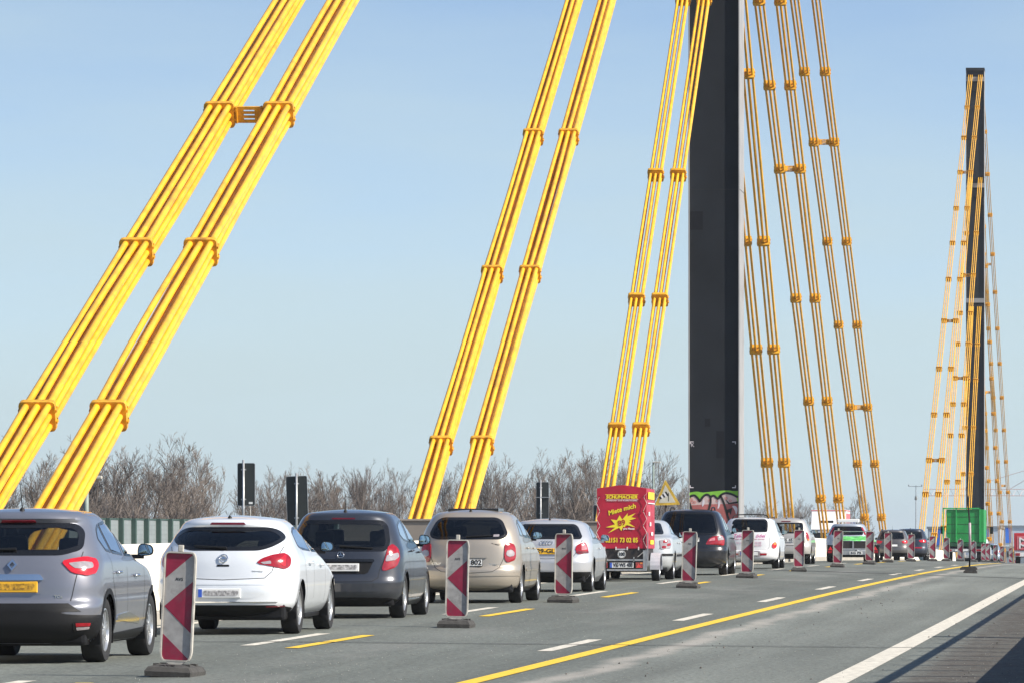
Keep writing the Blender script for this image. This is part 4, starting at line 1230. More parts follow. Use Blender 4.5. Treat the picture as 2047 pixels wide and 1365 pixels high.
text('Xsara', .06, M['chrome'], k4, s4.pt(s4.a_x(.42, .61), .61, .004), (R(90), 0, R(9)), shear=.3, width=.17)
text('Picasso', .045, M['ink'], k4, s4.pt(s4.a_x(.44, .93), .93, .004), (R(86), 0, R(9)), shear=.35, width=.15)

# ---------------------------------------------------------------- 5 silver three-door
P_SILV2 = paint('silver_paint', (.50, .51, .53), .4, .34)
c5 = dict(wscale=.97, paint=P_SILV2, top=1.327, cr=.5, nr=2.7, axles=(.72, 3.15), tyre=.30, arch=.042, res=.9,
  rows=[(.17,.7,.25,3.75),(.28,.78,.07,3.85),(.385,.815,.0,3.93),(.55,.83,.0,3.95),(.60,.832,.03,3.9),(.75,.83,.06,3.6),(.86,.82,.09,2.95),(.93,.79,.13,2.72),(1.0,.765,.20,2.55),(1.1,.72,.33,2.3),(1.2,.66,.47,2.05),(1.24,.62,.51,1.9),(1.275,.56,.56,1.8)],
  rear_window=[(-.60,.955),(.60,.955),(.625,1.0),(.53,1.18),(.46,1.228),(-.46,1.228),(-.53,1.18),(-.625,1.0)], rear_glass=M['glass_dark'],
  side_windows=([(.95,.96),(1.10,1.14),(1.45,1.20),(1.55,.95)], [(1.62,1.205),(1.95,1.19),(2.5,.96),(2.55,.925),(1.64,.945)]),
  windscreen=(.96,1.2,.62,.48), mirror=(2.35,.90,P_SILV2), plate=dict(at=(.02,.735), mat=M['plate_yellow'], blue=True, text='29-GLX', rim=False),
  antenna=(0,.72,.14,.03), handles=((1.65,.78),), spokes=12, wheel='cap',
  patches=[('lower_bumper','r',[(-.82,.175),(.82,.175),(.82,.365),(-.82,.365)],ONE,.006,M['black'],.03),
    ('tail_light','w',[(-.19,.84),(-.10,.885),(.0,.892),(.04,.80),(.05,.69),(-.20,.685),(-.22,.75)],BOTH,.012,M['red_lens'],.03),
    ('lens','w',[(-.09,.86),(-.01,.862),(.02,.80),(.02,.76),(-.10,.755)],BOTH,.016,M['pink_lens'],.015,'tail_light',.006),
    ('lower_lens','w',[(-.19,.735),(.035,.735),(.04,.705),(-.19,.70)],BOTH,.016,M['dark_red'],.01,'tail_light',.006),
    ('plate_recess','r',[(-.33,.665),(.33,.665),(.33,.81),(-.33,.81)],ONE,.003,P_SILV2,.03)],
  ribbons=seam_set([(.63,.94),(.52,.69),(.46,.62),(0,.60)], [[(1.58,.94),(1.60,.34)],[(2.55,.91),(2.58,.34)]]))
k5, s5 = car('hatchback_car', 'silver three-door car with a yellow plate, half behind the third beacon', 'car', -10.40, 102.6, c5)
for i in range(4): emblem_ring(k5, s5, -.078 + i * .052, .888, .036, M['chrome'], .010, .010)

# ---------------------------------------------------------------- 7 silver saloon pulling the red trailer
c7 = dict(paint=paint('pale_silver_paint', (.52, .54, .55), .3, .34), top=1.337, cr=.45, nr=2.8, axles=(.95, 3.60), tyre=.30, arch=.042, res=.85,
  rows=[(.18,.7,.2,4.2),(.3,.8,.03,4.35),(.45,.83,0,4.45),(.6,.84,.01,4.4),(.75,.835,.04,4.0),(.88,.82,.08,3.2),(.92,.80,.14,3.1),(.95,.77,.42,3.0),(1.0,.73,.56,2.8),(1.1,.69,.75,2.55),(1.2,.64,.98,2.3),(1.26,.59,1.12,2.1),(1.29,.54,1.2,2.0)],
  rear_window=[(-.62,.99),(.62,.99),(.50,1.24),(-.50,1.24)],
  side_windows=([(1.25,1.0),(1.5,1.16),(2.0,1.22),(2.0,.96)], [(2.08,1.22),(2.3,1.19),(2.8,.98),(2.85,.95),(2.08,.955)]),
  windscreen=(.97,1.22,.62,.48), mirror=(2.55,.92,M['black']), spokes=10, handles=((1.6,.80), (2.2,.79)),
  patches=[('tail_light','w',[(-.22,.87),(.05,.885),(.09,.78),(.04,.67),(-.20,.66)],BOTH,.012,M['clear_lens'],.03),
    ('lens','w',[(-.14,.85),(-.03,.86),(-.03,.81),(-.14,.80)],BOTH,.016,M['red_lens'],.03,'tail_light',.006),
    ('lens','w',[(-.05,.79),(.06,.80),(.05,.74),(-.05,.73)],BOTH,.016,M['red_lens'],.03,'tail_light',.006),
    ('lens','w',[(-.17,.74),(-.07,.74),(-.07,.69),(-.17,.68)],BOTH,.016,M['red_lens'],.03,'tail_light',.006),
    ('bumper_moulding','r',[(-.83,.52),(.83,.52),(.83,.57),(-.83,.57)],ONE,.012,M['black'],.01),
    ('side_moulding','s',[(1.4,.50),(3.1,.50),(3.1,.55),(1.4,.55)],BOTH,.010,M['black'],.01)],
  ribbons=seam_set([(.70,.90),(.55,.66)], [[(2.04,.95),(2.05,.32)],[(2.85,.95),(2.87,.32)]]))
k7, s7 = car('saloon_car', 'pale silver saloon pulling the red covered trailer', 'car', -10.68, 124.2, c7)

# ---------------------------------------------------------------- 8 black people carrier
P_BLACK = paint('black_paint', (.006, .007, .011), .1, .3, .55)
c8 = dict(paint=P_BLACK, top=1.578, cr=.5, nr=2.8, axles=(.85, 3.60), tyre=.315, arch=.04, res=.85,
  rows=[(.17,.75,.2,4.2),(.28,.84,.04,4.35),(.42,.87,.0,4.4),(.6,.885,.0,4.4),(.66,.885,.04,4.35),(.8,.885,.05,3.9),(.92,.87,.07,3.35),(1.0,.84,.10,3.1),(1.2,.77,.20,2.65),(1.4,.69,.32,2.2),(1.48,.65,.37,2.0),(1.52,.60,.40,1.9),(1.54,.55,.45,1.85)],
  rear_window=[(-.66,.965),(.66,.965),(.68,1.08),(.59,1.43),(.53,1.50),(-.53,1.50),(-.59,1.43),(-.68,1.08)], rear_glass=M['glass_dark'],
  side_windows=([(.75,1.05),(.95,1.38),(1.35,1.44),(1.40,1.03)], [(1.47,1.445),(2.0,1.45),(2.0,1.01),(1.5,1.02)], [(2.07,1.44),(2.3,1.40),(2.95,1.07),(3.0,.99),(2.07,1.0)]),
  windscreen=(1.05,1.46,.68,.54), mirror=(2.75,1.0,M['black']), rails=(.49,.6,2.0,.075,M['black']), spokes=5,
  plate=dict(at=(0,.845), mat=M['plate_white'], text='867', span=(.08,.235)),
  patches=[('tail_light','w',[(-.42,.76),(-.35,.87),(-.2,.935),(.03,.945),(.07,.85),(.05,.71),(-.42,.715)],BOTH,.012,M['red_lens'],.03),
    ('lens','w',[(-.13,.92),(.01,.93),(.04,.84),(-.13,.83)],BOTH,.016,M['clear_lens'],.015,'tail_light',.006),
    ('lens','w',[(-.31,.87),(-.2,.90),(-.2,.83),(-.36,.81)],BOTH,.016,M['pink_lens'],.015,'tail_light',.006),
    ('door_moulding','s',[(1.3,.46),(3.1,.46),(3.1,.53),(1.3,.53)],BOTH,.012,P_BLACK,.01)],
  handles=((1.6,.88),(2.4,.87)), ribbons=seam_set([(.70,.95),(.52,.70),(.50,.62),(0,.60)], [[(2.03,1.0),(2.04,.34)],[(1.44,1.0),(1.44,.5)]]))
k8, s8 = car('people_carrier', 'black people carrier with roof rails in front of the graffiti', 'car', -10.33, 135.5, c8)

# ---------------------------------------------------------------- 9 white retro hatchback with pink lettering
c9 = dict(paint=paint('shop_white_paint', (.70, .70, .71), .05, .3), top=1.443, cr=.5, nr=2.6, axles=(.70, 3.20), tyre=.30, arch=.04, res=.8,
  rows=[(.2,.7,.2,3.8),(.27,.78,.03,3.95),(.36,.80,.0,4.0),(.49,.81,.0,4.05),(.53,.81,.06,4.05),(.7,.81,.07,3.9),(.85,.80,.09,3.5),(.97,.77,.12,3.0),(1.05,.74,.15,2.7),(1.2,.69,.21,2.45),(1.33,.63,.30,2.2),(1.38,.585,.35,2.1),(1.405,.53,.42,2.0)],
  rear_window=[(-.49,1.02),(.49,1.02),(.51,1.12),(.49,1.32),(.42,1.385),(-.42,1.385),(-.49,1.32),(-.51,1.12)], rear_glass=M['glass_dark'],
  side_windows=([(.85,1.03),(.95,1.24),(1.15,1.30),(1.25,1.01)], [(1.3,1.31),(1.9,1.33),(1.9,1.0),(1.34,1.01)], [(1.97,1.33),(2.2,1.30),(2.6,1.06),(2.6,.99),(1.97,1.0)]),
  windscreen=(1.04,1.33,.6,.48), mirror=(2.45,.95,M['black']), spokes=5,
  plate=dict(at=(0,.42), mat=M['plate_white'], blue=True),
  patches=[('tail_light','w',[(-.10,.70),(-.03,.755),(.04,.72),(.05,.64),(.0,.565),(-.08,.56),(-.12,.62)],BOTH,.02,M['red_lens_lit'],.05),
    ('lens','w',[(-.08,.71),(-.02,.74),(.03,.70),(-.01,.66),(-.07,.66)],BOTH,.025,M['amber_lens'],.03,'tail_light',.01),
    ('reflector','r',[(.30,.375),(.48,.375),(.48,.43),(.30,.43)],BOTH,.012,M['red_lens'],.01),
    ('plate_recess','r',[(-.34,.34),(.34,.34),(.30,.50),(-.30,.50)],ONE,.006,M['clear_lens'],.04)],
  handles=((1.3,.86),(2.0,.86)), ribbons=seam_set([(.56,1.0),(.55,.60),(.5,.53),(0,.53)], [[(1.93,1.0),(1.95,.32)]]))
k9, s9 = car('retro_hatchback', 'white rounded hatchback with pink lettering on its tailgate', 'car', -10.42, 158.8, c9)
M['pink_ink'] = plain('pink_lettering', (.62, .06, .30), .6, var=.1)
M['faint_pink'] = plain('faint_pink_lettering', (.62, .38, .46), .6, var=.1)
for tx, x, z, sz, sh_, mt in (('Talle', -.32, .91, .15, .3, 'pink_ink'), ('ödel', .30, .91, .15, .3, 'pink_ink'), ('Tel. 0', -.3, .72, .075, 0, 'faint_pink'), ('99.00', .24, .72, .085, 0, 'faint_pink'), ('48.00', .24, .65, .085, 0, 'faint_pink')):
    pp = s9.pt(s9.a_x(x, z), z, .006)
    text(tx, sz, M[mt], k9, pp, (R(86), 0, R(8 if x > 0 else -8)), shear=sh_)
for x in (-.42, -.33, -.22, .18, .29, .38):
    MB().bbox(-.04, .04, -.004, .012, -.014, .014, .004).build('faint_lettering', M['faint_pink'], k9, loc=s9.pt(s9.a_x(x, .825), .825, .004), rot=(R(-4), 0, R(8 if x > 0 else -8)))
rk = MB().tube([(-.50, .55, 1.40), (-.47, .62, 1.47), (-.38, .66, 1.505), (0, .68, 1.52), (.38, .66, 1.505), (.47, .62, 1.47), (.50, .55, 1.40)], .016, 8)
rk.build('roof_bar', M['black'], k9, smooth=True)

# ---------------------------------------------------------------- 10 silver compact van
c10 = dict(paint=paint('champagne_silver', (.47, .45, .42), .35, .36), top=1.515, cr=.45, nr=2.8, axles=(.70, 3.15), tyre=.30, arch=.04, res=.8,
  rows=[(.2,.7,.2,3.7),(.32,.78,.03,3.85),(.45,.80,0,3.95),(.6,.81,.01,3.95),(.66,.81,.05,3.9),(.85,.80,.07,3.5),(.97,.78,.10,3.05),(1.05,.755,.14,2.8),(1.2,.70,.2,2.5),(1.36,.63,.28,2.2),(1.42,.59,.31,2.05),(1.46,.54,.36,1.95)],
  rear_window=[(-.58,1.0),(.58,1.0),(.58,1.15),(.53,1.35),(-.53,1.35),(-.58,1.15)],
  side_windows=([(.7,1.05),(.85,1.32),(1.2,1.38),(1.25,1.03)], [(1.3,1.385),(1.85,1.39),(1.85,1.01),(1.33,1.02)], [(1.92,1.39),(2.15,1.36),(2.65,1.08),(2.65,1.0),(1.92,1.01)]),
  windscreen=(1.03,1.40,.64,.52), mirror=(2.45,.99,M['black']), rails=(.47,.5,1.9,.06,M['black']), spokes=9, wheel='cap',
  glass=glass('clear_glass', (.72, .76, .75)), screen_glass=glass('clear_screen', (.85, .88, .87)), dash=.9,
  plate=dict(at=(0,.785), mat=M['plate_white'], text='F·GS 45'), antenna=(0,.5,.07,.02), wiper=(.0,1.03,.35,1.02),
  patches=[('lower_bumper','r',[(-.8,.21),(.8,.21),(.8,.34),(-.8,.34)],ONE,.006,M['black'],.03),
    ('tail_light','w',[(-.06,1.03),(.0,1.04),(.05,.92),(.05,.77),(-.03,.76),(-.06,.88)],BOTH,.012,M['red_lens'],.03),
    ('lens','w',[(-.03,.82),(.04,.82),(.04,.78),(-.03,.77)],BOTH,.016,M['amber_lens'],.01,'tail_light',.006),
    ('brake_light','r',[(-.15,1.375),(.15,1.375),(.15,1.40),(-.15,1.40)],ONE,.012,M['dark_red'],.006),
    ('bumper_line','r',[(-.6,.60),(.6,.60),(.6,.615),(-.6,.615)],ONE,.004,M['seam'],.004)],
  handles=((1.2,.86),(2.0,.86)))
k10, s10 = car('compact_van', 'champagne silver compact van whose rear window shows the cables ahead', 'car', -10.92, 184.3, c10)

# ---------------------------------------------------------------- far cars share a plainer recipe
def far_cfg(paint_m, H, W, L, z_win, light, plate=None, res=.6, lit=False, **kw):
    k = H / 1.45
    rows = [(.2, W*.86, .2, L-.25), (.32, W*.95, .03, L-.1), (.48, W*.985, 0, L), (.62, W, .02, L-.05), (.68, W, .05, L-.12), (.85*k, W*.985, .08, L-.65), (.95*k, W*.95, .13, L-1.1),
            (1.05*k, W*.90, .2, L-1.35), (1.2*k, W*.83, .32, L-1.7), (1.33*k, W*.755, .42, L-2.0), (1.38*k, W*.71, .43, L-2.1), (1.415*k, W*.65, .48, L-2.2)]
    z0, z1 = z_win
    return dict(paint=paint_m, top=H, cr=.5, nr=2.7, rows=rows, res=res, axles=(.75, L - .8), tyre=.31, arch=.04,
        rear_window=[(-W*.70, z0), (W*.70, z0), (W*.72, z0 + .08), (W*.62, z1), (-W*.62, z1), (-W*.72, z0 + .08)], rear_glass=kw.get('rear_glass', M['glass_dark']), frit=.05,
        side_windows=([(.8, z0 + .04), (1.0, z1 - .06), (1.5, z1), (1.55, z0)], [(1.62, z1), (1.95, z1 - .01), (2.5, z0 + .04), (2.5, z0), (1.65, z0)]),
        windscreen=(1.03*k, 1.34*k, W*.74, W*.6), mirror=(2.4, .95*k, M['black']), spokes=7, plate=plate,
        patches=[('tail_light', 'w', light, BOTH, .014, M['red_lens_lit'] if lit else M['red_lens'], .03),
                 ('lower_bumper', 'r', [(-W, .21), (W, .21), (W, .36), (-W, .36)], ONE, .006, M['black'], .03)] + kw.get('patches', []),
        **{a: b for a, b in kw.items() if a not in ('patches', 'rear_glass')}) if plate else {a: b for a, b in far_cfg(paint_m, H, W, L, z_win, light, dict(at=(0, .7), mat=M['plate_white']), res, lit, **kw).items() if a != 'plate'}
c11 = far_cfg(paint('light_blue_grey', (.40, .44, .50), .3), 1.42, .80, 4.1, (.98, 1.30), [(-.05, 1.25), (.02, 1.27), (.06, 1.1), (.07, .98), (-.0, .97)],)
k11, s11 = car('hatchback_car', 'blue-grey hatchback carrying a white roof sign, pulling the open trailer', 'car', -10.05, 207.5, c11)
MB().bbox(-.40, .40, .9, 1.15, 1.44, 1.57, .03).build('roof_sign', M['plate_white'], k11)
for sx in (-1, 1): MB().box(sx*.3 - .02, sx*.3 + .02, 1.0, 1.05, 1.38, 1.47).build('sign_foot', M['black'], k11)
c12 = far_cfg(paint('brown_grey_paint', (.13, .12, .115), .5), 1.47, .80, 4.3, (1.0, 1.34), [(-.27, .90), (.03, .95), (.09, .88), (.02, .80), (-.2, .80)], dict(at=(.02, .70), mat=M['plate_white']), lit=True, rails=(.52, .6, 2.0, .04, M['black']), antenna=(0, .6, .2, .06))
k12, s12 = car('estate_car', 'brown-grey estate with lit tail lights behind two far beacons', 'car', -10.95, 270, c12)
c13 = far_cfg(paint('midnight_paint', (.022, .028, .045), .4), 1.60, .87, 4.4, (1.08, 1.45), [(-.35, 1.0), (.02, 1.04), (.08, .97), (.03, .88), (-.28, .90)], dict(at=(0, .78), mat=M['plate_white']), lit=True, patches=[('reflector', 'r', [(-.6, .60), (.6, .60), (.6, .66), (-.6, .66)], ONE, .01, M['red_lens'], .01)], antenna=(0, .7, .06, .02))
k13, s13 = car('suv_car', 'midnight blue SUV with lit tail lights left of the green truck', 'car', -10.62, 284, c13)
c14 = far_cfg(P_WHITE, 1.75, .90, 4.6, (1.15, 1.6), [(-.04, 1.2), (.04, 1.2), (.06, .8), (-.04, .8)], dict(at=(0, .8), mat=M['plate_white']))
car('white_van', 'small white van seen between far beacons right of the green truck', 'van', -10.0, 392, c14)
c15 = far_cfg(paint('steel_blue_paint', (.20, .26, .34), .4), 1.55, .86, 4.3, (1.05, 1.4), [(-.2, .95), (.04, 1.0), (.07, .9), (-.2, .85)], dict(at=(0, .72), mat=M['plate_white']))
car('hatchback_car', 'steel blue car seen low between the farthest beacons', 'car', -9.75, 416, c15)
# oncoming traffic beyond the median
c16 = far_cfg(paint('purple_paint', (.12, .015, .12), .3), 1.40, .84, 4.1, (.98, 1.28), [(-.1, .9), (.05, .9), (.05, .75), (-.1, .75)], None)
car('oncoming_car', 'purple oncoming car glimpsed left of the white hatchback', 'car', -18.35, 119, c16, 'oncoming traffic', -1)
c17 = far_cfg(paint('navy_paint', (.03, .05, .09), .4), 1.42, .84, 4.1, (.98, 1.28), [(-.1, .9), (.05, .9), (.05, .75), (-.1, .75)], None)
car('oncoming_car', 'navy oncoming car whose roof shows above the median box by the graphite car', 'car', -18.2, 150, c17, 'oncoming traffic', -1)
c18 = far_cfg(paint('blue_paint', (.05, .11, .20), .4), 1.45, .84, 4.1, (.98, 1.30), [(-.1, .9), (.05, .9), (.05, .75), (-.1, .75)], None)
car('oncoming_car', 'blue oncoming car whose roof shows just left of the red trailer', 'car', -18.4, 200, c18, 'oncoming traffic', -1)

# ================================================================== RED COVERED TRAILER
M['tarp_red'] = plain('red_tarpaulin', (.42, .010, .035), .38, var=.12, scale=3, bump=.0)
M['tarp_text'] = plain('yellow_print', (.82, .68, .03), .5, var=.05)
M['white_print'] = plain('white_print', (.78, .76, .74), .5, var=.05)
M['red_print'] = plain('red_print', (.38, .01, .03), .5, var=.05)
M['board'] = plain('dark_plywood', (.030, .024, .024), .6, var=.25, scale=8)
M['alu'] = plain('brushed_aluminium', (.46, .47, .48), .38, .7, var=.15, scale=9)
M['mudguard'] = plain('pale_plastic_mudguard', (.46, .47, .52), .5, var=.12)
M['rope'] = plain('white_rope', (.62, .60, .58), .8, var=.1)
TX, TD = -10.635, 120.8
tr = empty('covered_trailer', (TX, TD, zr(TD)), 0, 'red covered trailer with yellow advertising print, next to the fourth beacon', 'trailer')
def wob(a, b, s=0.0): return .5*math.sin(a*9 + b*5.3 + s) + .3*math.sin(a*17.7 - b*11 + 1.3 + s) + .25*math.sin(b*23 + a*4 + s)
def tarp():
    hw, L_, z0, z1, zp = .525, 2.1, .70, 1.975, 2.045
    mb = MB()
    def grid(fn, nu, nv):
        vs = [fn(i/nu, j/nv) for j in range(nv+1) for i in range(nu+1)]
        n = nu + 1
        mb.add(vs, [(j*n+i, j*n+i+1, (j+1)*n+i+1, (j+1)*n+i) for j in range(nv) for i in range(nu)])
    def edge(u): return min(1, 8*u, 8*(1-u))
    def ztop(x): return z1 + (zp - z1) * (1 - abs(x)/hw)
    grid(lambda u, v: (-hw + 2*hw*u, -.0035*edge(u)*wob(u*1.2, v*1.7) - .004*edge(u), z0 + (ztop(-hw+2*hw*u) - z0)*v), 40, 44)
    grid(lambda u, v: (hw + .006*edge(u)*wob(u*2, v*1.5, 2) , L_*u, z0 + (z1 - z0)*v), 40, 34)
    grid(lambda u, v: (-hw - .006*edge(u)*wob(u*2, v*1.5, 4), L_*(1-u), z0 + (z1 - z0)*v), 30, 24)
    grid(lambda u, v: (-hw + 2*hw*u, L_*v, ztop(-hw+2*hw*u) + .010*edge(u)*wob(u*2, v*3, 1)), 30, 30)
    grid(lambda u, v: (hw - 2*hw*u, L_, z0 + (ztop(hw-2*hw*u) - z0)*v), 6, 6)
    return mb
tarp().build('tarpaulin', M['tarp_red'], tr, smooth=True, angle=60, fix=False)
MB().bbox(-.5, .5, .01, 2.07, .44, .72, .01).build('tailboard', M['board'], tr)
MB().box(-.53, .53, -.012, .03, .435, .472).box(-.53, .53, -.03, .02, .225, .262).box(.455, .53, -.02, .05, .262, .66).box(-.53, -.455, -.02, .05, .262, .66).build('chassis_frame', M['alu'], tr)
MB().box(-.455, .455, -.006, .02, .27, .43).build('light_board', M['black'], tr)
pl = MB().bbox(-.26, .26, -.016, -.004, .285, .405, .004).build('licence_plate', M['ink'], tr)
MB().box(-.252, .252, -.020, -.014, .292, .398).build('plate_face', M['plate_white'], pl)
MB().box(-.250, -.205, -.023, -.0195, .294, .396).build('plate_band', M['plate_blue'], pl)
text('VIE·WS 488', .115, M['ink'], pl, (.028, -.0225, .345), width=.42, bold=.003)
for sx in (-1, 1):
    tl = MB().box(sx*.375 - .075, sx*.375 + .075, -.02, .0, .285, .405).build('tail_light', M['red_lens'], tr)
    flat('reflector', [(sx*.36 - .055, .292), (sx*.36 + .055, .292), (sx*.36, .385)], M['red_lens_lit'], tl, -.022)
    MB().box(sx*.42 - .03, sx*.42 + .025, -.024, -.018, .375, .400).build('indicator', M['amber_lens'], tl)
sg_ = MB().lathe([(.001, -.03), (.088, -.03), (.088, -.012)], 'y', 28, (0, 0, .578)).build('speed_sign', M['plate_white'], tr)
text('100', .10, M['ink'], sg_, (0, -.033, .576), width=.115, bold=.004)
stroke('sign_rim', [(.080*math.cos(k*math.pi/14), .578 + .080*math.sin(k*math.pi/14)) for k in range(28)], .008, M['ink'], sg_, -.030, True)
MB().box(-.12, .12, -.022, -.01, .672, .695).build('dealer_plate', M['mudguard'], tr)
YT = -.0125
t1 = text('SCHUMACHER', .098, M['tarp_text'], tr, (0, YT, 1.79), width=.67, bold=.004, shear=.15)
MB().box(-.35, .35, YT - .001, YT + .002, 1.838, 1.848).build('print_bar', M['tarp_text'], tr)
MB().box(-.35, .35, YT - .001, YT + .002, 1.735, 1.741).build('print_bar', M['white_print'], tr)
text('Anhänger und Koffermobile', .036, M['white_print'], tr, (0, YT, 1.716), width=.66, shear=.2, bold=.0006)
text('Miete', .135, M['tarp_text'], tr, (-.145, YT, 1.485), (R(90), R(-17), 0), shear=.18, bold=.004, width=.30)
text('mich', .135, M['tarp_text'], tr, (.165, YT, 1.572), (R(90), R(-14), 0), shear=.18, bold=.004, width=.27)
BUR = [(205,620),(330,580),(275,515),(355,525),(390,460),(425,515),(500,432),(495,475),(605,430),(545,485),(610,500),(520,530),(545,545),(510,560),(600,620),(490,590),(465,600),(460,622),(440,608),(415,668),(385,625),(235,700),(330,622)]
bp_ = [((x/6.66 + 1180 - VX)*TD/FPX - TX, (VY - 960 - y/6.66)*TD/FPX - zr(TD)) for x, y in BUR]
flat('starburst_print', bp_, M['tarp_text'], tr, YT + .003)
text('89', .165, M['red_print'], tr, (.0, YT - .004, 1.238), (R(90), R(-12), 0), bold=.003)
text('pro Monat', .055, M['white_print'], tr, (.155, YT - .003, 1.118), width=.235, bold=.002)
text('02151 73 02 85', .135, M['tarp_text'], tr, (0, YT, .872), width=.69, bold=.004)
for z0, z1, y0, y1, mt in ((1.75, 1.90, .25, 1.75, 'tarp_text'), (1.655, 1.675, .2, 1.9, 'white_print'), (1.40, 1.48, .35, .65, 'white_print'), (1.18, 1.26, .65, .95, 'white_print'), (.98, 1.05, 1.0, 1.45, 'white_print'), (.79, .88, .8, 1.6, 'tarp_text')):
    MB().box(.540, .548, y0, y1, z0, z1).build('side_print', M[mt], tr)
for sx in (-1, 1):
    zz = [(.47, 1.795), (.535, 1.66), (.46, 1.49), (.535, 1.324), (.455, 1.18), (.535, 1.037), (.455, .878), (.53, .72)]
    if sx > 0: zz = [(.535, 1.87)] + zz
    MB().tube([(sx*x, -.034, z) for x, z in zz], .0055, 5).build('lacing_cord', M['rope'], tr)
    for x, z in zz[(1 if sx > 0 else 0)::2]: MB().box(sx*x - .03, sx*x + .012, -.04, -.018, z - .006, z + .006).build('lacing_hook', M['ink'], tr)
    # mudguard, wheel
    o = MB(); prof = []
    for k in range(13):
        t = math.pi * (-.02 + 1.04 * k / 12); prof.append((1.2 + .36*math.cos(t), .27 + .34*math.sin(t)))
    inn = [(1.2 + (y - 1.2)*.93, .27 + (z - .27)*.93) for y, z in prof]
    o.prism(prof + inn[::-1], 'x', sx*.53 if sx > 0 else -.74, .74 if sx > 0 else -.53)
    o.build('mudguard', M['mudguard'], tr)
    key = (.27, .17, 'cap', 8)
    if key not in WHEELS: WHEELS[key] = wheel_meshes(*key)
    w_ = inst('wheel', WHEELS[key][2], tr, (sx*.63, 1.2, .27), (0, 0, 0 if sx > 0 else math.pi))
    inst('tyre', WHEELS[key][0], w_); inst('rim', WHEELS[key][1], w_)
    for x in (.36, .12): MB().box(sx*x - .012, sx*x + .012, -.03, -.01, .665, .735).build('strap', M['rope'], tr)
    MB().tube([(sx*.46, -.03, .62), (sx*.34, -.03, .52)], .006, 5).build('strap', M['rope'], tr)
MB().box(.545, .565, -.03, -.01, .33, 1.04).build('corner_post', M['alu'], tr)
MB().box(.23, .29, -.045, -.01, .44, .47).box(.25, .27, -.045, -.01, .42, .52).build('latch', M['alu'], tr)
MB().tube([(0, 2.05, .42), (0, 3.35, .42)], .035, 8).build('drawbar', M['alu'], tr)
MB().box(-.35, .35, .1, 2.0, .30, .44).build('floor_frame', M['black'], tr)

# ================================================================== OPEN TRAILER with green load
M['bright_green'] = plain('bright_green_sheet', (.16, .62, .16), .45, var=.55, scale=3)
ot = empty('open_trailer', (-9.62, 203, zr(203)), 0, 'open dark trailer with a bright green sheet over its load, beside two far beacons', 'trailer')
MB().box(-.72, .72, .0, 2.3, .50, .76).build('box_body', M['board'], ot)
MB().box(-.74, .74, -.03, .0, .44, .50).box(-.02, .03, -.03, 0, .50, .76).box(.70, .74, -.03, .02, .42, .78).box(-.74, -.70, -.03, .02, .42, .78).box(-.66, .66, -.04, .02, .27, .40).build('chassis_frame', M['alu'], ot)
pl = MB().box(-.12, .34, -.06, -.042, .28, .385).build('licence_plate', M['plate_white'], ot)
text('SG FS', .10, M['ink'], pl, (.11, -.063, .332), width=.38, bold=.003)
for sx in (-1, 1):
    tl = MB().box(sx*.82 - .1, sx*.82 + .1, -.03, .0, .31, .62).build('tail_light', M['black'], ot)
    flat('reflector', [(sx*.80 - .08, .44), (sx*.80 + .08, .44), (sx*.80, .57)], M['red_lens_lit'], tl, -.033)
    MB().box(sx*.82 - .08, sx*.82 + .08, -.036, -.03, .33, .42).build('lens', M['red_lens'], tl)
    w_ = inst('wheel', WHEELS[key][2], ot, (sx*.82, 1.2, .27), (0, 0, 0 if sx > 0 else math.pi)); inst('tyre', WHEELS[key][0], w_); inst('rim', WHEELS[key][1], w_)
    MB().box(sx*.82 - .11, sx*.82 + .11, .85, 1.55, .56, .60).build('mudguard', M['black'], ot)
g_ = MB(); nu, nv = 24, 20
vs_ = []
for j in range(nv + 1):
    for i in range(nu + 1):
        u, v = i/nu, j/nv
        vs_.append((-.74 + 1.48*u, -.02 + 2.3*v, .74 + .16*min(1, 6*v + .2)*min(1, 7*u, 7*(1-u)) * (1 + .25*wob(u*2, v*2)) + .02*wob(u*5, v*4)))
g_.add(vs_, [(j*(nu+1)+i, j*(nu+1)+i+1, (j+1)*(nu+1)+i+1, (j+1)*(nu+1)+i) for j in range(nv) for i in range(nu)])
g_.build('load_sheet', M['bright_green'], ot, smooth=True, fix=False)
MB().tube([(-.66, 0, .76), (-.66, 0, 1.10), (.66, 0, 1.10), (.66, 0, .76)], .014, 6).build('load_frame', M['alu'], ot)
MB().tube([(0, 2.3, .42), (0, 4.4, .42)], .035, 8).build('drawbar', M['alu'], ot)

# ================================================================== GREEN TRUCK
M['truck_green'] = plain('truck_green', (.012, .26, .055), .5, var=.25, scale=1.5)
M['truck_green_l'] = plain('truck_green_edge', (.03, .40, .10), .5, var=.2)
gt = empty('green_truck', (-9.78, 350, zr(350)), 0, 'green box truck stuck in the queue below the far pylon', 'truck', 'cars queuing in the open lane')
MB().bbox(-1.06, 1.25, .0, 6.5, 1.2, 3.22, .02).build('cargo_box', M['truck_green'], gt)
for x in (-1.25, -.45, 1.0): MB().box(x - .03, x + .03, -.08, -.004, 1.2, 3.3).build('rear_post', M['truck_green_l'], gt)
MB().box(-1.27, 1.03, -.08, -.004, 3.24, 3.32).build('top_rail', M['truck_green_l'], gt)
for z in (1.75, 2.3, 2.75): MB().box(-1.03, .95, -.012, -.002, z, z + .02).build('panel_joint', M['seam'], gt)
MB().bbox(-1.25, 1.25, -.05, 6.5, .95, 1.18, .02).build('tail_lift', plain('dark_truck_green', (.008, .075, .03), .6, var=.3), gt)
MB().box(-1.1, 1.1, .1, 6.2, .6, .94).build('chassis', M['black'], gt)
lb = MB().box(-1.2, 1.2, -.04, .06, .62, .80).build('light_bar', M['steel'], gt)
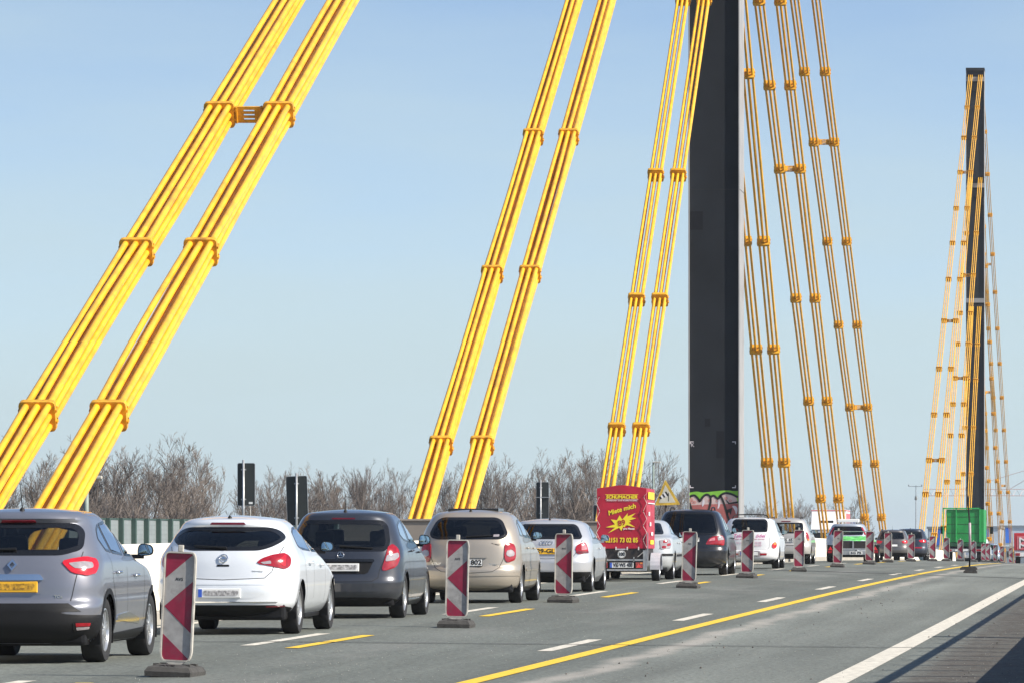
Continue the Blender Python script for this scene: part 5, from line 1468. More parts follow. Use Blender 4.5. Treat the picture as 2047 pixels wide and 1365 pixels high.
for sx in (-1, 1):
    MB().box(sx*.95 - .22, sx*.95 + .22, -.06, -.04, .65, .77).build('tail_light', M['red_lens'], lb)
    MB().box(sx*.42 - .1, sx*.42 + .1, -.055, -.041, .66, .76).build('marker_plate', M['plate_white'], lb)
pl = MB().box(-.26, .26, -.07, -.041, .65, .77).build('licence_plate', M['plate_white'], gt)
kt = (.48, .3, 'cap', 8); WHEELS[kt] = wheel_meshes(*kt)
for sx in (-1, 1):
    for y in (1.6, 6.4):
        w_ = inst('wheel', WHEELS[kt][2], gt, (sx*1.02, y, .48), (0, 0, 0 if sx > 0 else math.pi)); inst('tyre', WHEELS[kt][0], w_); inst('rim', WHEELS[kt][1], w_)
    MB().box(sx*1.0 - .22, sx*1.0 + .22, .95, .98, .2, .7).build('mud_flap', M['black'], gt)
    mr = MB().bbox(sx*1.55 - .1, sx*1.55 + .1, 7.6, 7.75, 1.75, 2.2, .03).build('mirror', M['black'], gt)
    MB().tube([(sx*1.2, 7.7, 2.2), (sx*1.5, 7.7, 2.15)], .02, 6).build('mirror_arm', M['black'], mr)
MB().bbox(-1.2, 1.2, 6.65, 8.4, .6, 2.9, .1).build('cab', M['truck_green'], gt)

# ================================================================== RED BOX VEHICLE at the right edge
rt_ = empty('red_box_truck', (-6.05, 380, zs(-6.05, 380)), 0, 'red box truck with white lettering at the right edge of the picture', 'truck')
M['truck_red'] = plain('truck_red', (.50, .02, .03), .5, var=.12)
MB().bbox(-1.2, 1.2, 0, 5, .95, 2.12, .03).build('cargo_box', M['truck_red'], rt_)
MB().box(-1.0, 1.1, -.02, -.002, 1.02, 1.92).build('sign_panel', plain('pale_red_panel', (.62, .16, .18), .5), rt_)
text('MEI', .5, M['white_print'], rt_, (-.25, -.035, 1.62), width=1.2, bold=.01)
text('MIN', .5, M['white_print'], rt_, (-.2, -.035, 1.24), width=1.3, bold=.01)
MB().box(-1.15, 1.15, .05, 5, .55, .94).build('chassis', M['plate_white'], rt_)
for sx in (-1, 1):
    MB().box(sx*.95 - .15, sx*.95 + .15, -.01, .05, .60, .78).build('tail_light', M['red_lens'], rt_)
    for y in (1.0, 4.2):
        w_ = inst('wheel', WHEELS[kt][2], rt_, (sx*.98, y, .42), (0, 0, 0 if sx > 0 else math.pi), (.88, .88, .88)); inst('tyre', WHEELS[kt][0], w_); inst('rim', WHEELS[kt][1], w_)
MB().bbox(-1.1, 1.1, 5.1, 6.6, .5, 2.0, .1).build('cab', M['truck_red'], rt_)

# ================================================================== ONCOMING WHITE TRUCK
WD = 396
wt = empty('oncoming_truck', (-20.6, WD, zr(WD)), 0, 'white oncoming truck with a red and white box behind the orange cables', 'truck', 'oncoming traffic')
M['truck_white'] = plain('truck_white', (.74, .74, .74), .4, var=.08)
MB().bbox(-1.1, 1.1, .0, 1.9, .7, 2.35, .12).build('cab', M['truck_white'], wt, smooth=True, angle=50)
MB().bbox(-.98, .98, -.03, .02, 1.35, 2.15, .01).build('windscreen', M['glass_dark'], wt)
MB().bbox(-.97, .97, -.012, .03, 1.36, 2.14, .01).build('dark_cabin', M['inside'], wt)
MB().prism([(-.05, 2.36), (1.9, 2.36), (1.9, 3.62), (1.0, 3.62)], 'x', -1.08, 1.08).build('wind_deflector', M['truck_white'], wt)
MB().box(-.45, .45, .33, .40, 2.82, 2.98).build('deflector_slot', M['black'], wt, rot=(0, 0, 0))
MB().bbox(-1.18, 1.25, 2.0, 8.0, .9, 3.75, .03).build('cargo_box', M['truck_white'], wt)
MB().box(-1.19, 1.26, 1.985, 8.0, 3.66, 3.72).build('red_trim', M['truck_red'], wt)
MB().box(1.252, 1.262, 2.2, 7.9, 1.4, 3.5).build('side_panel', plain('faded_red_panel', (.55, .14, .16), .5, var=.25), wt)
MB().box(-1.0, 1.0, -.02, .0, .75, 1.05).build('grille', M['black'], wt)
for sx in (-1, 1):
    MB().bbox(sx*.85 - .14, sx*.85 + .14, -.03, .02, .78, 1.0, .02).build('headlight', M['clear_lens'], wt)
    MB().bbox(sx*1.32 - .1, sx*1.32 + .1, .1, .25, 1.5, 2.05, .03).build('mirror', M['black'], wt)
    for y in (1.0, 6.2):
        w_ = inst('wheel', WHEELS[kt][2], wt, (sx*1.0, y, .48), (0, 0, 0 if sx > 0 else math.pi)); inst('tyre', WHEELS[kt][0], w_); inst('rim', WHEELS[kt][1], w_)
MB().box(-.9, -.86, .6, .75, 2.55, 2.75).build('marker_light', M['red_lens'], wt)
lp = MB().box(1.5, 1.78, 4.0, 4.03, 2.65, 2.93).build('learner_sign', plain('sign_blue', (.02, .09, .40), .5), wt)
MB().box(1.25, 1.5, 4.0, 4.02, 2.76, 2.80).build('sign_arm', M['steel'], wt)
text('L', .26, M['white_print'], lp, (1.64, 3.995, 2.79), bold=.01)

# ================================================================== GUIDANCE BEACONS
def beacon(px, d, label, tilt=0.0, yaw=0.0, twin=False):
    X_ = PX(px, d)
    root = empty('guidance_beacon', (X_, d, zs(X_, d)), yaw, label, 'traffic beacon', 'guidance beacons along the closed lane')
    root.rotation_euler = (0, tilt, yaw)
    for nme, me in BEACON: inst(nme, me, root)
    for nme, me, par in BEACON_SUB:
        pr = [c for c in root.children if c.name.split('.')[0] == par][0]
        inst(nme, me, pr)
    return root
def mk(mb, name, mat, **kw):
    o = mb.build(name, mat, **kw); me = o.data; bpy.data.objects.remove(o); return me
BEACON, BEACON_SUB = [], []
PO = [(-.118, .13), (-.143, .20), (-.143, 1.04), (-.125, 1.105), (.125, 1.105), (.143, 1.04), (.143, .20), (.118, .13)]
PI_ = [(-.112, .143), (-.129, .20), (-.129, 1.04), (-.118, 1.092), (.118, 1.092), (.129, 1.04), (.129, .20), (.112, .143)]
def ringprism(po, pi_, y0, y1):
    n = len(po); mb = MB()
    vs_ = [(x, y0, z) for x, z in po] + [(x, y0, z) for x, z in pi_] + [(x, y1, z) for x, z in po] + [(x, y1, z) for x, z in pi_]
    fs_ = []
    for i in range(n):
        j = (i+1) % n
        fs_ += [(i, j, n+j, n+i), (2*n+i, 3*n+i, 3*n+j, 2*n+j), (i, 2*n+i, 2*n+j, j), (n+i, n+j, 3*n+j, 3*n+i)]
    return mb.add(vs_, fs_)
BEACON.append(('frame', mk(ringprism(round_poly(PO, .03, 3), round_poly(PI_, .025, 3), -.032, .032), 'frame', M['frame_white'])))
BEACON.append(('sheet', mk(MB().prism([(p[0]*1.03, p[1]) for p in PI_], 'y', -.013, .013), 'sheet', M['sheet_white'])))
def su(u, v): return (-.122 + .244*u, 1.09 - .945*v)
for pl_ in ([(0, 0), (1, 0), (0, .235)], [(0, .5), (1, .26), (1, .745)], [(0, .76), (1, 1), (0, 1)]):
    BEACON_SUB.append(('red_stripe', mk(MB().prism([su(*p_) for p_ in pl_], 'y', -.0150, -.0128), 'red_stripe', M['sheet_red']), 'sheet'))
tm_ = text_mesh('AVS', .040, bold=.0004, depth=.0005)
tm_.materials.append(M['ink'])
_tm = tm_.copy(); _tm.transform(Matrix.Translation((0, -.0145, .86)) @ Matrix.Rotation(R(90), 4, 'X')); BEACON_SUB.append(('lettering', _tm, 'sheet'))
BEACON.append(('lamp_stub', mk(MB().bbox(-.024, .024, -.02, .02, 1.105, 1.165, .008), 'lamp_stub', M['frame_white'])))
BEACON.append(('neck', mk(MB().prism([(-.085, .128), (.085, .128), (.035, .09), (-.035, .09)], 'y', -.03, .03).box(-.03, .03, -.03, .03, .05, .1), 'neck', M['frame_white'])))
bs = MB()
lay = [(.20, .38, 0), (.205, .385, .045), (.18, .35, .085), (.12, .22, .105), (.11, .20, .105)]
vs_ = []
for hx, hy, z in lay: vs_ += [(-hx, -hy, z), (hx, -hy, z), (hx, hy, z), (-hx, hy, z)]
fs_ = [(4*r+i, 4*r+(i+1) % 4, 4*r+4+(i+1) % 4, 4*r+4+i) for r in range(len(lay)-1) for i in range(4)] + [(16, 17, 18, 19), (3, 2, 1, 0)]
bs.add(vs_, fs_)
for sx in (-1, 1): bs.box(sx*.135 - .028, sx*.135 + .028, -.2, -.12, .08, .112).box(sx*.135 - .028, sx*.135 + .028, .12, .2, .08, .112)
BEACON.append(('foot_plate', mk(bs, 'foot_plate', M['rubber'])))
fm = text_mesh('AVS', .075, bold=.002, depth=.004); fm.materials.append(M['black'])
_fm = fm.copy(); _fm.transform(Matrix.Translation((-.02, -.285, .095)) @ Matrix.Rotation(R(9), 4, 'X')); BEACON_SUB.append(('embossed_letters', _fm, 'foot_plate'))
BL = [(350, 50.5, 'nearest beacon, between the grey crossover and the white hatchback', .035), (912, 71.5, 'beacon in front of the beige minivan', .03), (1126, 91, 'beacon in front of the silver three-door car', .006),
      (1376, 111, 'beacon beside the black people carrier, right of the red trailer', .03), (1493, 131, 'beacon in front of the white hatchback with pink lettering', .025), (1597, 151, 'beacon in front of the champagne silver compact van', .02),
      (1674, 171, 'beacon in front of the left half of the open trailer', .022), (1738, 191, 'beacon in front of the right half of the open trailer', .02), (1775, 211, 'beacon in front of the brown-grey estate', .0),
      (1821, 231, 'beacon between the brown-grey estate and the midnight blue SUV', .01), (1864, 251, 'beacon right of the midnight blue SUV, left of the green truck', .0), (1892, 271, 'beacon in front of the left edge of the green truck', .012),
      (1920, 291, 'beacon in front of the middle of the green truck', .0), (1946, 311, 'beacon at the right side of the green truck', .01), (1966, 338, 'beacon, left one of two close together beyond the green truck', .0),
      (1975, 331, 'beacon, right one of two close together beyond the green truck', .0), (1990, 351, 'small beacon right of the far white van', .0), (2003, 371, 'small beacon left of the far steel blue car', .0),
      (2021, 391, 'small beacon left of the red box truck', .0), (2032, 411, 'farthest beacon, in front of the red box truck', .0)]
for px, d, lb_, tl_ in BL:
    beacon(px, d, 'red and white ' + lb_, tl_ + random.uniform(-.012, .012), random.uniform(-.07, .07))

# ================================================================== LEANING POLE on a rubber foot in the closed lane
LD = 166.0; LX = PX(1938, LD)
lpole = empty('leaning_pole', (LX, LD, zs(LX, LD)), 0, 'thin leaning dark pole on stacked rubber feet in the empty lane', 'pole')
def lp_(px, py): return (PX(px, LD) - LX, 0, PZ(py, LD) - zs(LX, LD))
MB().tube([(0, 0, .15), lp_(1939, 1100), lp_(1938, 1040), lp_(1934, 992), lp_(1932, 972)], [.032, .03, .028, .024, .018], 8).build('rod', M['black'], lpole, smooth=True)
MB().tube([lp_(1939.2, 1098), lp_(1938.4, 1044)], .041, 8).build('sleeve', plain('faded_pink_sleeve', (.42, .33, .36), .6, var=.3), lpole, smooth=True)
b_ = MB()
for z, hx, sh2 in ((0, .20, .03), (.095, .25, -.02)):
    b_.prism([(-hx + sh2, z), (hx + sh2, z), (hx - .01 + sh2, z + .06), (hx - .07 + sh2, z + .10), (-hx + .07 + sh2, z + .10), (-hx + .01 + sh2, z + .06)], 'y', -.4, .4)
b_.build('foot_plate', M['rubber'], lpole)

# ================================================================== SIGNS
def sign_back(x0, x1, y0, y1, d, label, tilt=0.0, pole_px=None, extra=True, crossbar=False):
    s_ = FPX / d; cx = (x0 + x1) / 2; X_ = PX(cx, d); zb = zr(d) + .1
    root = empty('sign_board', (X_, d, zb), 0, label, 'road sign', 'sign boards seen from behind')
    w, h = (x1 - x0) / s_ / 2, (y1 - y0) / s_ / 2; zc = PZ((y0 + y1) / 2, d) - zb
    P_ = round_poly([(-w, -h), (w, -h), (w, h), (-w, h)], .05, 3)
    ct, st = math.cos(tilt), math.sin(tilt)
    P_ = [(x*ct - z*st, x*st + z*ct + zc) for x, z in P_]
    bd = MB().prism(P_, 'y', 0, .03).build('board', M['sign_back'], root)
    n = len(P_)
    rim = ringprism([(p[0]*1.02, (p[1]-zc)*1.008 + zc) for p in P_], [(p[0]*.985, (p[1]-zc)*.994 + zc) for p in P_], -.006, .036).build('board_edge', M['steel'], bd)
    pp = ((pole_px or cx) - cx) / s_
    MB().tube([(pp, -.045, 0), (pp, -.045, zc + h + .09)], .034, 8).build('pole', M['steel'], root, smooth=True)
    if crossbar: MB().box(-w - .02, w + .02, -.075, -.01, zc + .12, zc + .15).build('crossbar', M['steel'], root)
    for dz in (-.35, .35): MB().box(pp - .07, pp + .07, -.02, -.002, zc + dz*h*2 - .02, zc + dz*h*2 + .02).build('clip', M['steel'], root)
    if extra:
        MB().box(w*.3, w*.75, -.004, -.001, zc - h*.92, zc - h*.82).build('sticker', M['plate_white'], root)
        MB().tube([(w*.45, -.03, zc - h), (w*.5, -.03, zc - h - .1), (w*.55, -.03, 0)], .012, 6).build('cable_pipe', M['frame_white'], root)
sign_back(475, 509.5, 925, 1010, 160, 'dark back of a sign with a white pole, above the white hatchback', 0, 487)
sign_back(573, 615, 951, 1049, 170, 'tilted dark back of a sign left of the graphite car', .035, 593, False)
sign_back(1072, 1097, 963, 1036, 245, 'narrow dark back of a sign above the silver three-door car', 0, 1081, False, True)
sign_back(1186, 1212, 1009, 1060, 260, 'dark back of a sign half hidden behind the red trailer', 0, 1200, False)
# wind warning triangle
SD = 186.0; SX = PX(1334.5, SD)
ws_ = empty('warning_sign', (SX, SD, zr(SD)), 0, 'triangular yellow-edged wind sock warning sign left of the pylon', 'road sign')
def sp(px, py): return (PX(px, SD) - SX, PZ(py, SD) - zr(SD))
def spl(l): return [sp(*p_) for p_ in l]
M['sign_yellow'] = plain('faded_yellow_border', (.66, .42, .05), .5, var=.3, scale=5)
M['sign_cream'] = plain('sign_cream', (.60, .57, .46), .5, var=.12, scale=5)
pt_ = MB().prism(round_poly(spl([(1309, 1009.5), (1360, 1008), (1329.8, 957.5)]), .05, 4), 'y', -.01, .02).build('plate', M['sign_yellow'], ws_)
flat('inner_field', round_poly(spl([(1317, 1004.5), (1351, 1003.5), (1330, 968)]), .03, 3), M['sign_cream'], pt_, -.0105, th=.003)
A_, B_ = np.array(sp(1318.8, 995)), np.array(sp(1334.5, 985.2))
nrm = np.array((-(B_ - A_)[1], (B_ - A_)[0])); nrm = nrm / np.linalg.norm(nrm)
for k in range(5):
    t0, t1_ = k/5, (k+1)/5
    w0_, w1_ = .040 + .045*t0, .040 + .045*t1_
    a_, b2 = A_ + (B_-A_)*t0, A_ + (B_-A_)*t1_
    flat('sock_band', [tuple(a_ - nrm*w0_), tuple(b2 - nrm*w1_), tuple(b2 + nrm*w1_), tuple(a_ + nrm*w0_)], M['ink'] if k % 2 == 0 else M['white_print'], pt_, -.0145)
flat('sock_pole', spl([(1336, 984), (1337.2, 984), (1337.2, 1001), (1336, 1001)]), M['ink'], pt_, -.0145)
MB().tube([(sp(1330.8, 1000)[0], .06, -.05), (sp(1330.8, 1000)[0], .06, sp(1330, 975)[1])], .045, 8).build('pole', plain('rusty_pole', (.06, .045, .035), .7, var=.3), ws_, smooth=True)
for py in (972, 1000): MB().box(sp(1326, 0)[0], sp(1336, 0)[0], .02, .07, sp(0, py)[1] - .02, sp(0, py)[1] + .02).build('clip', M['steel'], ws_)
# lamp posts and mast
def post(px, y0, d, label, kind='lamp'):
    X_ = PX(px, d); zb = zr(d)
    root = empty('lamp_post' if kind == 'lamp' else 'weather_mast', (X_, d, zb), 0, label, 'lamp post' if kind == 'lamp' else 'mast')
    h = PZ(y0, d) - zb
    if kind == 'lamp':
        MB().tube([(0, 0, 0), (0, 0, h)], [.08, .06], 10).build('pole', plain('grey_green_pole', (.20, .25, .22), .6, var=.2), root, smooth=True)
        MB().bbox(-.05, .42, -.09, .09, h, h + .09, .03).build('lamp_head', M['frame_white'], root)
    else:
        MB().tube([(0, 0, 0), (0, 0, h)], [.07, .03], 8).build('pole', M['steel'], root)
        MB().box(-.62, .55, -.02, .02, h - .12, h - .08).build('crossarm', M['steel'], root)
        for x in (-.6, .5): MB().lathe([(.001, .12), (.06, .1), (.06, 0), (.001, -.02)], 'z', 8, (x, 0, h - .06)).build('anemometer_cup', M['steel'], root)
        MB().lathe([(.001, .5), (.10, .45), (.12, .2), (.001, .1)], 'z', 10, (0, 0, h - 1.4)).build('sensor', M['frame_white'], root)
post(172.5, 957, 150, 'grey-green lamp post behind the roof of the grey crossover')
post(1306, 925, 330, 'thin lamp post left of the wind warning sign')
post(1831, 969, 480, 'slender mast with a crossarm left of the far pylon', 'mast')

# ================================================================== NOISE WALL beyond the oncoming lanes
nw = empty('noise_barrier', (-27.2, 128, zr(128)), 0, 'low noise wall of grey panels between dark green posts at the left', 'fence')
pm = mk(MB().box(-.03, .03, .13, 1.97, .1, 1.36), 'panel', M['panel_grey'])
po_ = mk(MB().box(-.12, .155, -.09, .09, -.1, 1.40), 'post', M['green_post'])
cap_ = mk(MB().box(-.05, .05, .09, 1.91, 1.362, 1.40), 'top_rail', M['green_post'])
rib = mk(MB().box(.030, .035, .13, 1.97, 0, .014), 'rib', M['panel_grey'])
for k in range(42):
    d = 128 + 2*k; z = zr(d) - zr(128)
    inst('post', po_, nw, (0, 2*k, z)); p_ = inst('panel', pm, nw, (0, 2*k, z)); inst('top_rail', cap_, nw, (0, 2*k, z))
    for j in range(9): inst('rib', rib, p_, (0, 0, .18 + j*.13))

# ================================================================== FAR BUILDINGS AND CRANE
M['hall_grey'] = plain('hall_grey_sheet', (.40, .46, .52), .6, var=.08, scale=.2)
M['hall_blue'] = plain('hall_blue_sheet', (.015, .12, .52), .6, var=.08, scale=.2)
M['hall_dark'] = plain('hall_base', (.16, .19, .22), .7, var=.1, scale=.2)
def hall(x0, x1, ytop, d, label, blues):
    X0, X1 = PX(x0, d), PX(x1, d); zt_ = PZ(ytop, d)
    root = empty('industrial_hall', ((X0+X1)/2, d, -13), 0, label, 'building', 'industrial halls on the far bank')
    w = (X1 - X0) / 2; H = zt_ + 13
    MB().box(-w, w, 0, 30, 0, H).build('wall', M['hall_grey'], root)
    MB().box(-w - .2, w + .2, -.2, 30.2, H, H + .35).build('roof', M['hall_dark'], root)
    MB().box(-w + .1, w - .1, -.05, -.01, 0, H - 3.2).build('base_cladding', M['hall_dark'], root)
    for a, b in blues:
        MB().box(PX(a, d) - (X0+X1)/2, PX(b, d) - (X0+X1)/2, -.12, -.055, H - 2.6, H - .02).build('blue_panel', M['hall_blue'], root)
    for k in range(int(w*2/4)): MB().box(-w + 4*k + .1, -w + 4*k + .25, -.055, -.012, H - 3.1, H - .05).build('sheet_rib', M['hall_grey'], root)
    for k in range(int(w*2/6)): MB().box(-w + 6*k + 1, -w + 6*k + 4, -.08, -.055, H - 5.0, H - 4.0).build('window', M['glass_dark'], root)
hall(1855, 1945, 1056, 900, 'pale grey hall with a blue stripe left of the green truck', [(1871, 1882)])
hall(1962, 1999, 1055, 930, 'pale grey hall between the green truck and the thin far cables', [(1970, 1976)])
hall(2001, 2075, 1053.5, 960, 'pale grey hall with a blue panel behind the red box truck', [(2010, 2021)])
CD = 1500.0
cr_ = empty('tower_crane', (PX(2110, CD), CD, -13), 0, 'pale tower crane jib stretching across the sky behind the far cables', 'crane')
M['crane'] = plain('pale_crane_red', (.62, .48, .46), .6, var=.1, scale=.3)
hz = PZ(990, CD) + 13; xj = PX(1848, CD) - PX(2110, CD)
j_ = MB()
j_.tube([(xj, -.8, hz), (12, -.8, hz)], .13, 4).tube([(xj, .8, hz), (12, .8, hz)], .13, 4).tube([(xj, 0, hz + 1.7), (6, 0, hz + 1.7)], .14, 4)
n_ = 24
for k in range(n_):
    a = xj + (12 - xj)*k/n_; b = xj + (12 - xj)*(k+1)/n_
    j_.tube([(a, -.8, hz), ((a+b)/2, 0, hz + 1.7), (b, -.8, hz)], .07, 3)
j_.build('jib', M['crane'], cr_)
m_ = MB()
for sx in (-1, 1):
    for sy in (-1, 1): m_.tube([(sx, sy, 0), (sx, sy, hz + 2)], .16, 4)
for k in range(int(hz/2)): m_.tube([(-1 if k % 2 else 1, -1, 2*k), (1 if k % 2 else -1, -1, 2*k + 2)], .08, 3)
m_.build('mast', M['crane'], cr_)
t_ = MB().tube([(0, 0, hz), (0, 0, hz + 9)], .3, 4); t_.tube([(0, 0, hz + 9), (xj*.72, 0, hz + 1.7)], .09, 3).tube([(0, 0, hz + 9), (xj*.35, 0, hz + 1.7)], .09, 3)
t_.build('apex', M['crane'], cr_)

# ================================================================== BARE TREES
class Tree:
    def __init__(s, seed, H, shrub=False, wide=1.0):
        s.r = random.Random(seed); s.H = H; s.trunk = MB(); s.crown = MB(); s.wide = wide
        r = s.r
        if shrub:
            for k in range(9):
                a = r.uniform(0, 6.283); t = r.uniform(.15, .75)
                s.grow(Vector((r.uniform(-.5, .5), r.uniform(-.5, .5), 0)), Vector((math.cos(a)*t*wide, math.sin(a)*t*wide, 1)).normalized(), H*r.uniform(.6, .95), .035, 2)
        else:
            p = Vector((0, 0, 0)); d = Vector((r.uniform(-.04, .04), r.uniform(-.04, .04), 1)).normalized()
            hb = H * r.uniform(.18, .28); R0 = H * .014
            s.trunk.tube([p, p + d*hb*.5, p + d*hb], [R0*1.25, R0, R0*.92], 7, cap=False)
            p = p + d*hb
            n = r.randint(6, 8)
            for k in range(n):
                a = 6.283*k/n + r.uniform(-.5, .5); t = r.uniform(.10, .34)*wide if k else .03
                s.grow(p, Vector((math.cos(a)*t, math.sin(a)*t, 1)).normalized(), (H - hb)*(r.uniform(.74, .99) if k else .98), R0*.62, 1)
    def grow(s, p, d, L, rad, lev):
        r = s.r; n = (0, 9, 5, 3, 2)[lev]
        pts = [p.copy()]; rs = [rad]; dirs = []
        for k in range(n):
            j = (0, .06, .06, .07, .09)[lev]
            d = (d + Vector((r.uniform(-j, j), r.uniform(-j, j), r.uniform(-j*.5, j*.8) + (.03 if lev > 1 else 0)))).normalized()
            p = p + d * (L / n); pts.append(p.copy()); dirs.append(d.copy())
            rs.append(max(.006, rad * (1 - .86 * (k+1) / n)))
        (s.trunk if lev == 1 else s.crown).tube(pts, rs, 5 if lev == 1 else 3, cap=False)
        if lev >= 4: return
        m = (0, 22, 10, 7)[lev]
        for k in range(m):
            t = r.uniform(.14 if lev == 1 else .12, 1.0)
            i = min(n - 1, int(t * n)); q_ = pts[i].lerp(pts[i+1], t*n - i); dd = dirs[i]
            a = r.uniform(0, 6.283); sp_ = r.uniform(.40, .85) * (.85 if lev == 1 else 1.0)
            perp = dd.cross(Vector((math.cos(a), math.sin(a), .3))).normalized()
            nd_ = (dd + perp*sp_ + Vector((0, 0, .18))).normalized()
            s.grow(q_, nd_, L * (.34, .34, .46, .5)[lev] * (1.15 - .62*t) * r.uniform(.75, 1.2), max(.010, rs[i]*.5), lev + 1)
PROTO = []
for i, (sd_, wd_, tm__) in enumerate(((3, 1.0, 'twig'), (11, 1.25, 'twig2'), (19, .75, 'twig3'), (27, 1.4, 'twig'), (35, .9, 'twig2'))):
    t = Tree(sd_, 18.0, False, wd_)
    za_ = [v_[2] for v_ in t.crown.v]; p85 = float(np.percentile(za_, 85)); p97 = float(np.percentile(za_, 97)); zx = max(za_); top_ = p97 * 1.10
    def sq(z): return (z if z < p85 else p85 + (top_ - p85) * ((z - p85) / (zx - p85))**.92) * 18.0 / top_   # leaders clipped back to a rounded crown
    for mb_ in (t.trunk, t.crown): mb_.v = [(v_[0], v_[1], sq(v_[2])) for v_ in mb_.v]
    PROTO.append((mk(t.trunk, 'trunk', M['bark'], smooth=True, fix=False), mk(t.crown, 'crown', M[tm__], fix=False)))
SHR = []
for sd_, wd_, tm__ in ((5, 1.2, 'twig2'), (6, 1.5, 'twig'), (8, 1.0, 'twig3')):
    t = Tree(sd_, 8.0, True, wd_)
    zm = max(v_[2] for v_ in t.crown.v)
    t.crown.v = [(v_[0], v_[1], v_[2]*8.0/zm) for v_ in t.crown.v]
    SHR.append(mk(t.crown, 'twigs', M[tm__], fix=False))
TREES = [  # px, top y, distance, prototype, width, label
 (18, 905, 265, 3, 1.0, 'bare tree behind the lowest end of the nearest cable pair, at the left edge'), (85, 872, 285, 0, 1.0, 'bare tree seen through the gap of the nearest cable pair'),
 (150, 895, 300, 1, .9, 'bare tree just left of the grey-green lamp post'), (212, 866, 280, 2, 1.1, 'tall bare tree right of the grey-green lamp post'), (262, 857, 290, 0, 1.1, 'tallest bare tree of the left clump above the noise wall'),
 (312, 862, 300, 1, 1.0, 'tall broad bare tree right of the tallest in the left clump'), (356, 884, 295, 3, .9, 'bare tree on the right slope of the left clump'), (402, 925, 310, 4, .9, 'lower bare tree ending the left clump'),
 (447, 972, 320, 1, .9, 'small bare tree left of the sign with the white pole'), (528, 930, 330, 0, .95, 'bare tree just right of the sign with the white pole'), (562, 920, 340, 3, .8, 'bare tree behind the tilted sign back'),
 (612, 945, 335, 2, .9, 'slim bare tree right of the tilted sign back'), (645, 920, 345, 1, .85, 'broad bare tree above the roof of the graphite car, left one'), (690, 930, 350, 4, .85, 'bare tree above the middle of the graphite car'),
 (712, 914, 350, 2, .8, 'slender tall bare tree above the graphite car'), (757, 930, 360, 0, .6, 'thin bare tree between two taller ones left of the second cable pair'), (792, 913, 355, 3, .75, 'bare tree just left of the second cable pair'),
 (842, 968, 370, 1, .8, 'low bare tree behind the left bundle of the second cable pair'), (905, 930, 365, 4, .85, 'bare tree between the bundles of the second cable pair'), (943, 908, 365, 2, .9, 'bare tree behind the right bundle of the second cable pair'),
 (985, 905, 370, 0, .9, 'bare tree just right of the second cable pair'), (1022, 955, 375, 1, .8, 'lower bare tree left of the narrow sign back'), (1092, 915, 380, 3, .9, 'bare tree above the narrow sign back'),
 (1132, 893, 380, 0, .9, 'tall bare tree above the silver three-door car'), (1178, 890, 385, 1, .9, 'tall broad bare tree left of the third cable pair'), (1212, 884, 385, 4, .9, 'tall bare tree behind the third cable pair, left side'),
 (1248, 905, 390, 2, .9, 'bare tree behind the third cable pair, right side'), (1284, 950, 410, 3, .8, 'bare tree left of the thin lamp post'), (1322, 945, 430, 0, .8, 'bare tree behind the wind warning sign'), (1372, 932, 470, 1, .7, 'bare tree touching the left edge of the near pylon'),
 (1512, 1000, 800, 2, 1.0, 'faint far tree just right of the near pylon'), (1545, 992, 820, 0, 1.0, 'faint far tree behind the lower cables right of the pylon'), (1602, 985, 780, 3, 1.0, 'faint far tree left of the oncoming truck'), (1690, 975, 760, 1, 1.0, 'faint far tree behind the oncoming truck')]
for px, ty, d, pr, wd_, lb_ in TREES:
    h = PZ(ty, d) + 13; k = h / 18.0
    root = empty('bare_tree', (PX(px, d), d, -13), random.uniform(0, 6.28), lb_, 'tree', 'bare trees beyond the bridge')
    root.scale = (k*wd_, k*wd_, k)
    inst('trunk', PROTO[pr][0], root); inst('crown', PROTO[pr][1], root)
SH = [(40, 985, 255), (110, 978, 260), (190, 985, 262), (250, 975, 268), (330, 980, 270), (385, 985, 275), (440, 1000, 290), (500, 1000, 300), (560, 1005, 305), (640, 1000, 310), (700, 995, 318), (770, 1000, 322), (850, 985, 330), (915, 965, 335), (965, 960, 338), (1020, 965, 345), (1065, 975, 350), (1110, 955, 352), (1160, 950, 355), (1205, 960, 360), (1255, 975, 370), (1295, 990, 385), (1345, 1000, 420), (1530, 1030, 760), (1640, 1035, 740)]
SH = [(a, b + 14 if a < 870 else b + 4, c) for a, b, c in SH]
PL = ['below the left-edge tree', 'below the nearest cables', 'behind the crossover roof', 'below the tallest left tree', 'above the noise wall', 'where the left clump ends', 'left of the white-poled sign', 'below the white-poled sign', 'left of the tilted sign', 'right of the tilted sign', 'above the graphite car', 'left of the second cable pair', 'behind the left bundle of the second cable pair', 'between the second pair of cable bundles', 'behind the right bundle of the second cable pair', 'above the beige minivan', 'left of the narrow sign back', 'right of the narrow sign back', 'above the silver three-door car', 'left of the red trailer', 'behind the red trailer', 'right of the red trailer', 'below the warning sign', 'right of the near pylon', 'left of the oncoming truck']
for i, ((px, ty, d), pl_) in enumerate(zip(SH, PL)):
    o = inst('bare_shrub', SHR[i % 3], None, (PX(px, d), d, -13), (0, 0, i*1.7), None or (1, 1, 1))
    k = (PZ(ty, d) + 13) / 8.0
    o.scale = (k*.9, k*.9, k)
    tag(o, 'brown leafless thicket ' + pl_, 'shrub', 'leafless thickets under the trees')

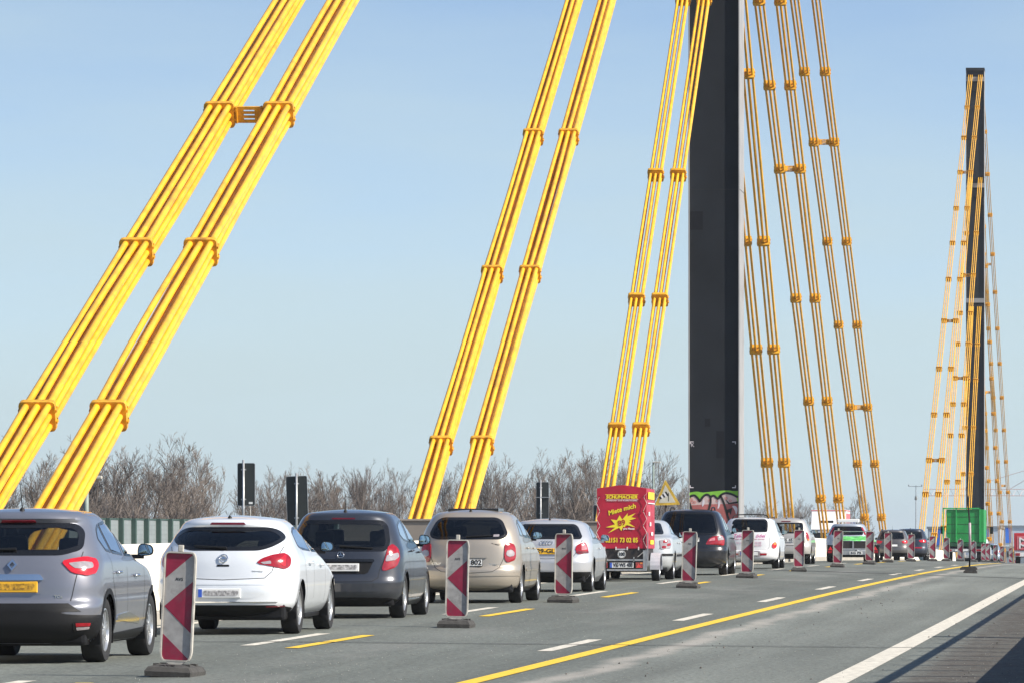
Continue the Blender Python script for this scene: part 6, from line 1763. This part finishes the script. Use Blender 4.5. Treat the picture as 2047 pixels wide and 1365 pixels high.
# ================================================================== LOOSE STONES AND CHIPPINGS on the road
def scatter(name, n, seed, xs_, smin, smax, pw, mat, label):
    rs_ = random.Random(seed); st_ = MB()
    for k in range(n):
        x = xs_(rs_)
        if x > -.8 or x < -9.3: continue
        d = 46 + 100 * rs_.random()**1.5
        s = smin + (smax - smin) * rs_.random()**pw
        c = (x, d, zs(x, d) + s*.3); h = s * rs_.uniform(.7, 1.2)
        st_.add([(c[0]+s*rs_.uniform(.7, 1.2), c[1], c[2]), (c[0]-s*rs_.uniform(.7, 1.2), c[1], c[2]), (c[0], c[1]+s, c[2]), (c[0], c[1]-s, c[2]), (c[0]+s*rs_.uniform(-.4, .4), c[1], c[2]+h), (c[0], c[1], c[2]-s*.5)],
                [(0, 2, 4), (2, 1, 4), (1, 3, 4), (3, 0, 4), (2, 0, 5), (1, 2, 5), (3, 1, 5), (0, 3, 5)])
    return tag(st_.build(name, mat, fix=False), label, 'gravel', kind='stuff')
scatter('loose_stones', 420, 5, lambda r: r.gauss(-4.4, .4) if r.random() < .6 else r.gauss(-1.8, .5), .004, .015, 3, plain('stones', (.13, .115, .10), .9, var=.9, scale=2.0), 'small dark loose stones scattered over the closed lane')
scatter('road_chippings', 5200, 9, lambda r: r.uniform(-9.2, -.9) if r.random() < .75 else r.gauss(-7.4, .6), .0025, .0075, 2.4, plain('pale_chippings', (.29, .29, .26), .9, var=.6, scale=5.0), 'tiny pale stone chippings lying over the asphalt')

# ================================================================== HAZE: the air between the bridge and the far bank
hb = MB().box(-6500, 6500, -1800, 8500, -14.2, 56).build('haze', None)
hm = bpy.data.materials.new('haze_air'); hm.use_nodes = True
hm.node_tree.nodes.clear()
ho = hm.node_tree.nodes.new('ShaderNodeOutputMaterial'); hv = hm.node_tree.nodes.new('ShaderNodeVolumePrincipled')
hv.inputs['Color'].default_value = (.86, .92, 1.0, 1)
hv.inputs['Density'].default_value = .0001
hv.inputs['Anisotropy'].default_value = .2
hm.node_tree.links.new(hv.outputs[0], ho.inputs['Volume'])
hb.data.materials.append(hm)
tag(hb, 'thin pale haze filling the air', 'haze', kind='stuff')
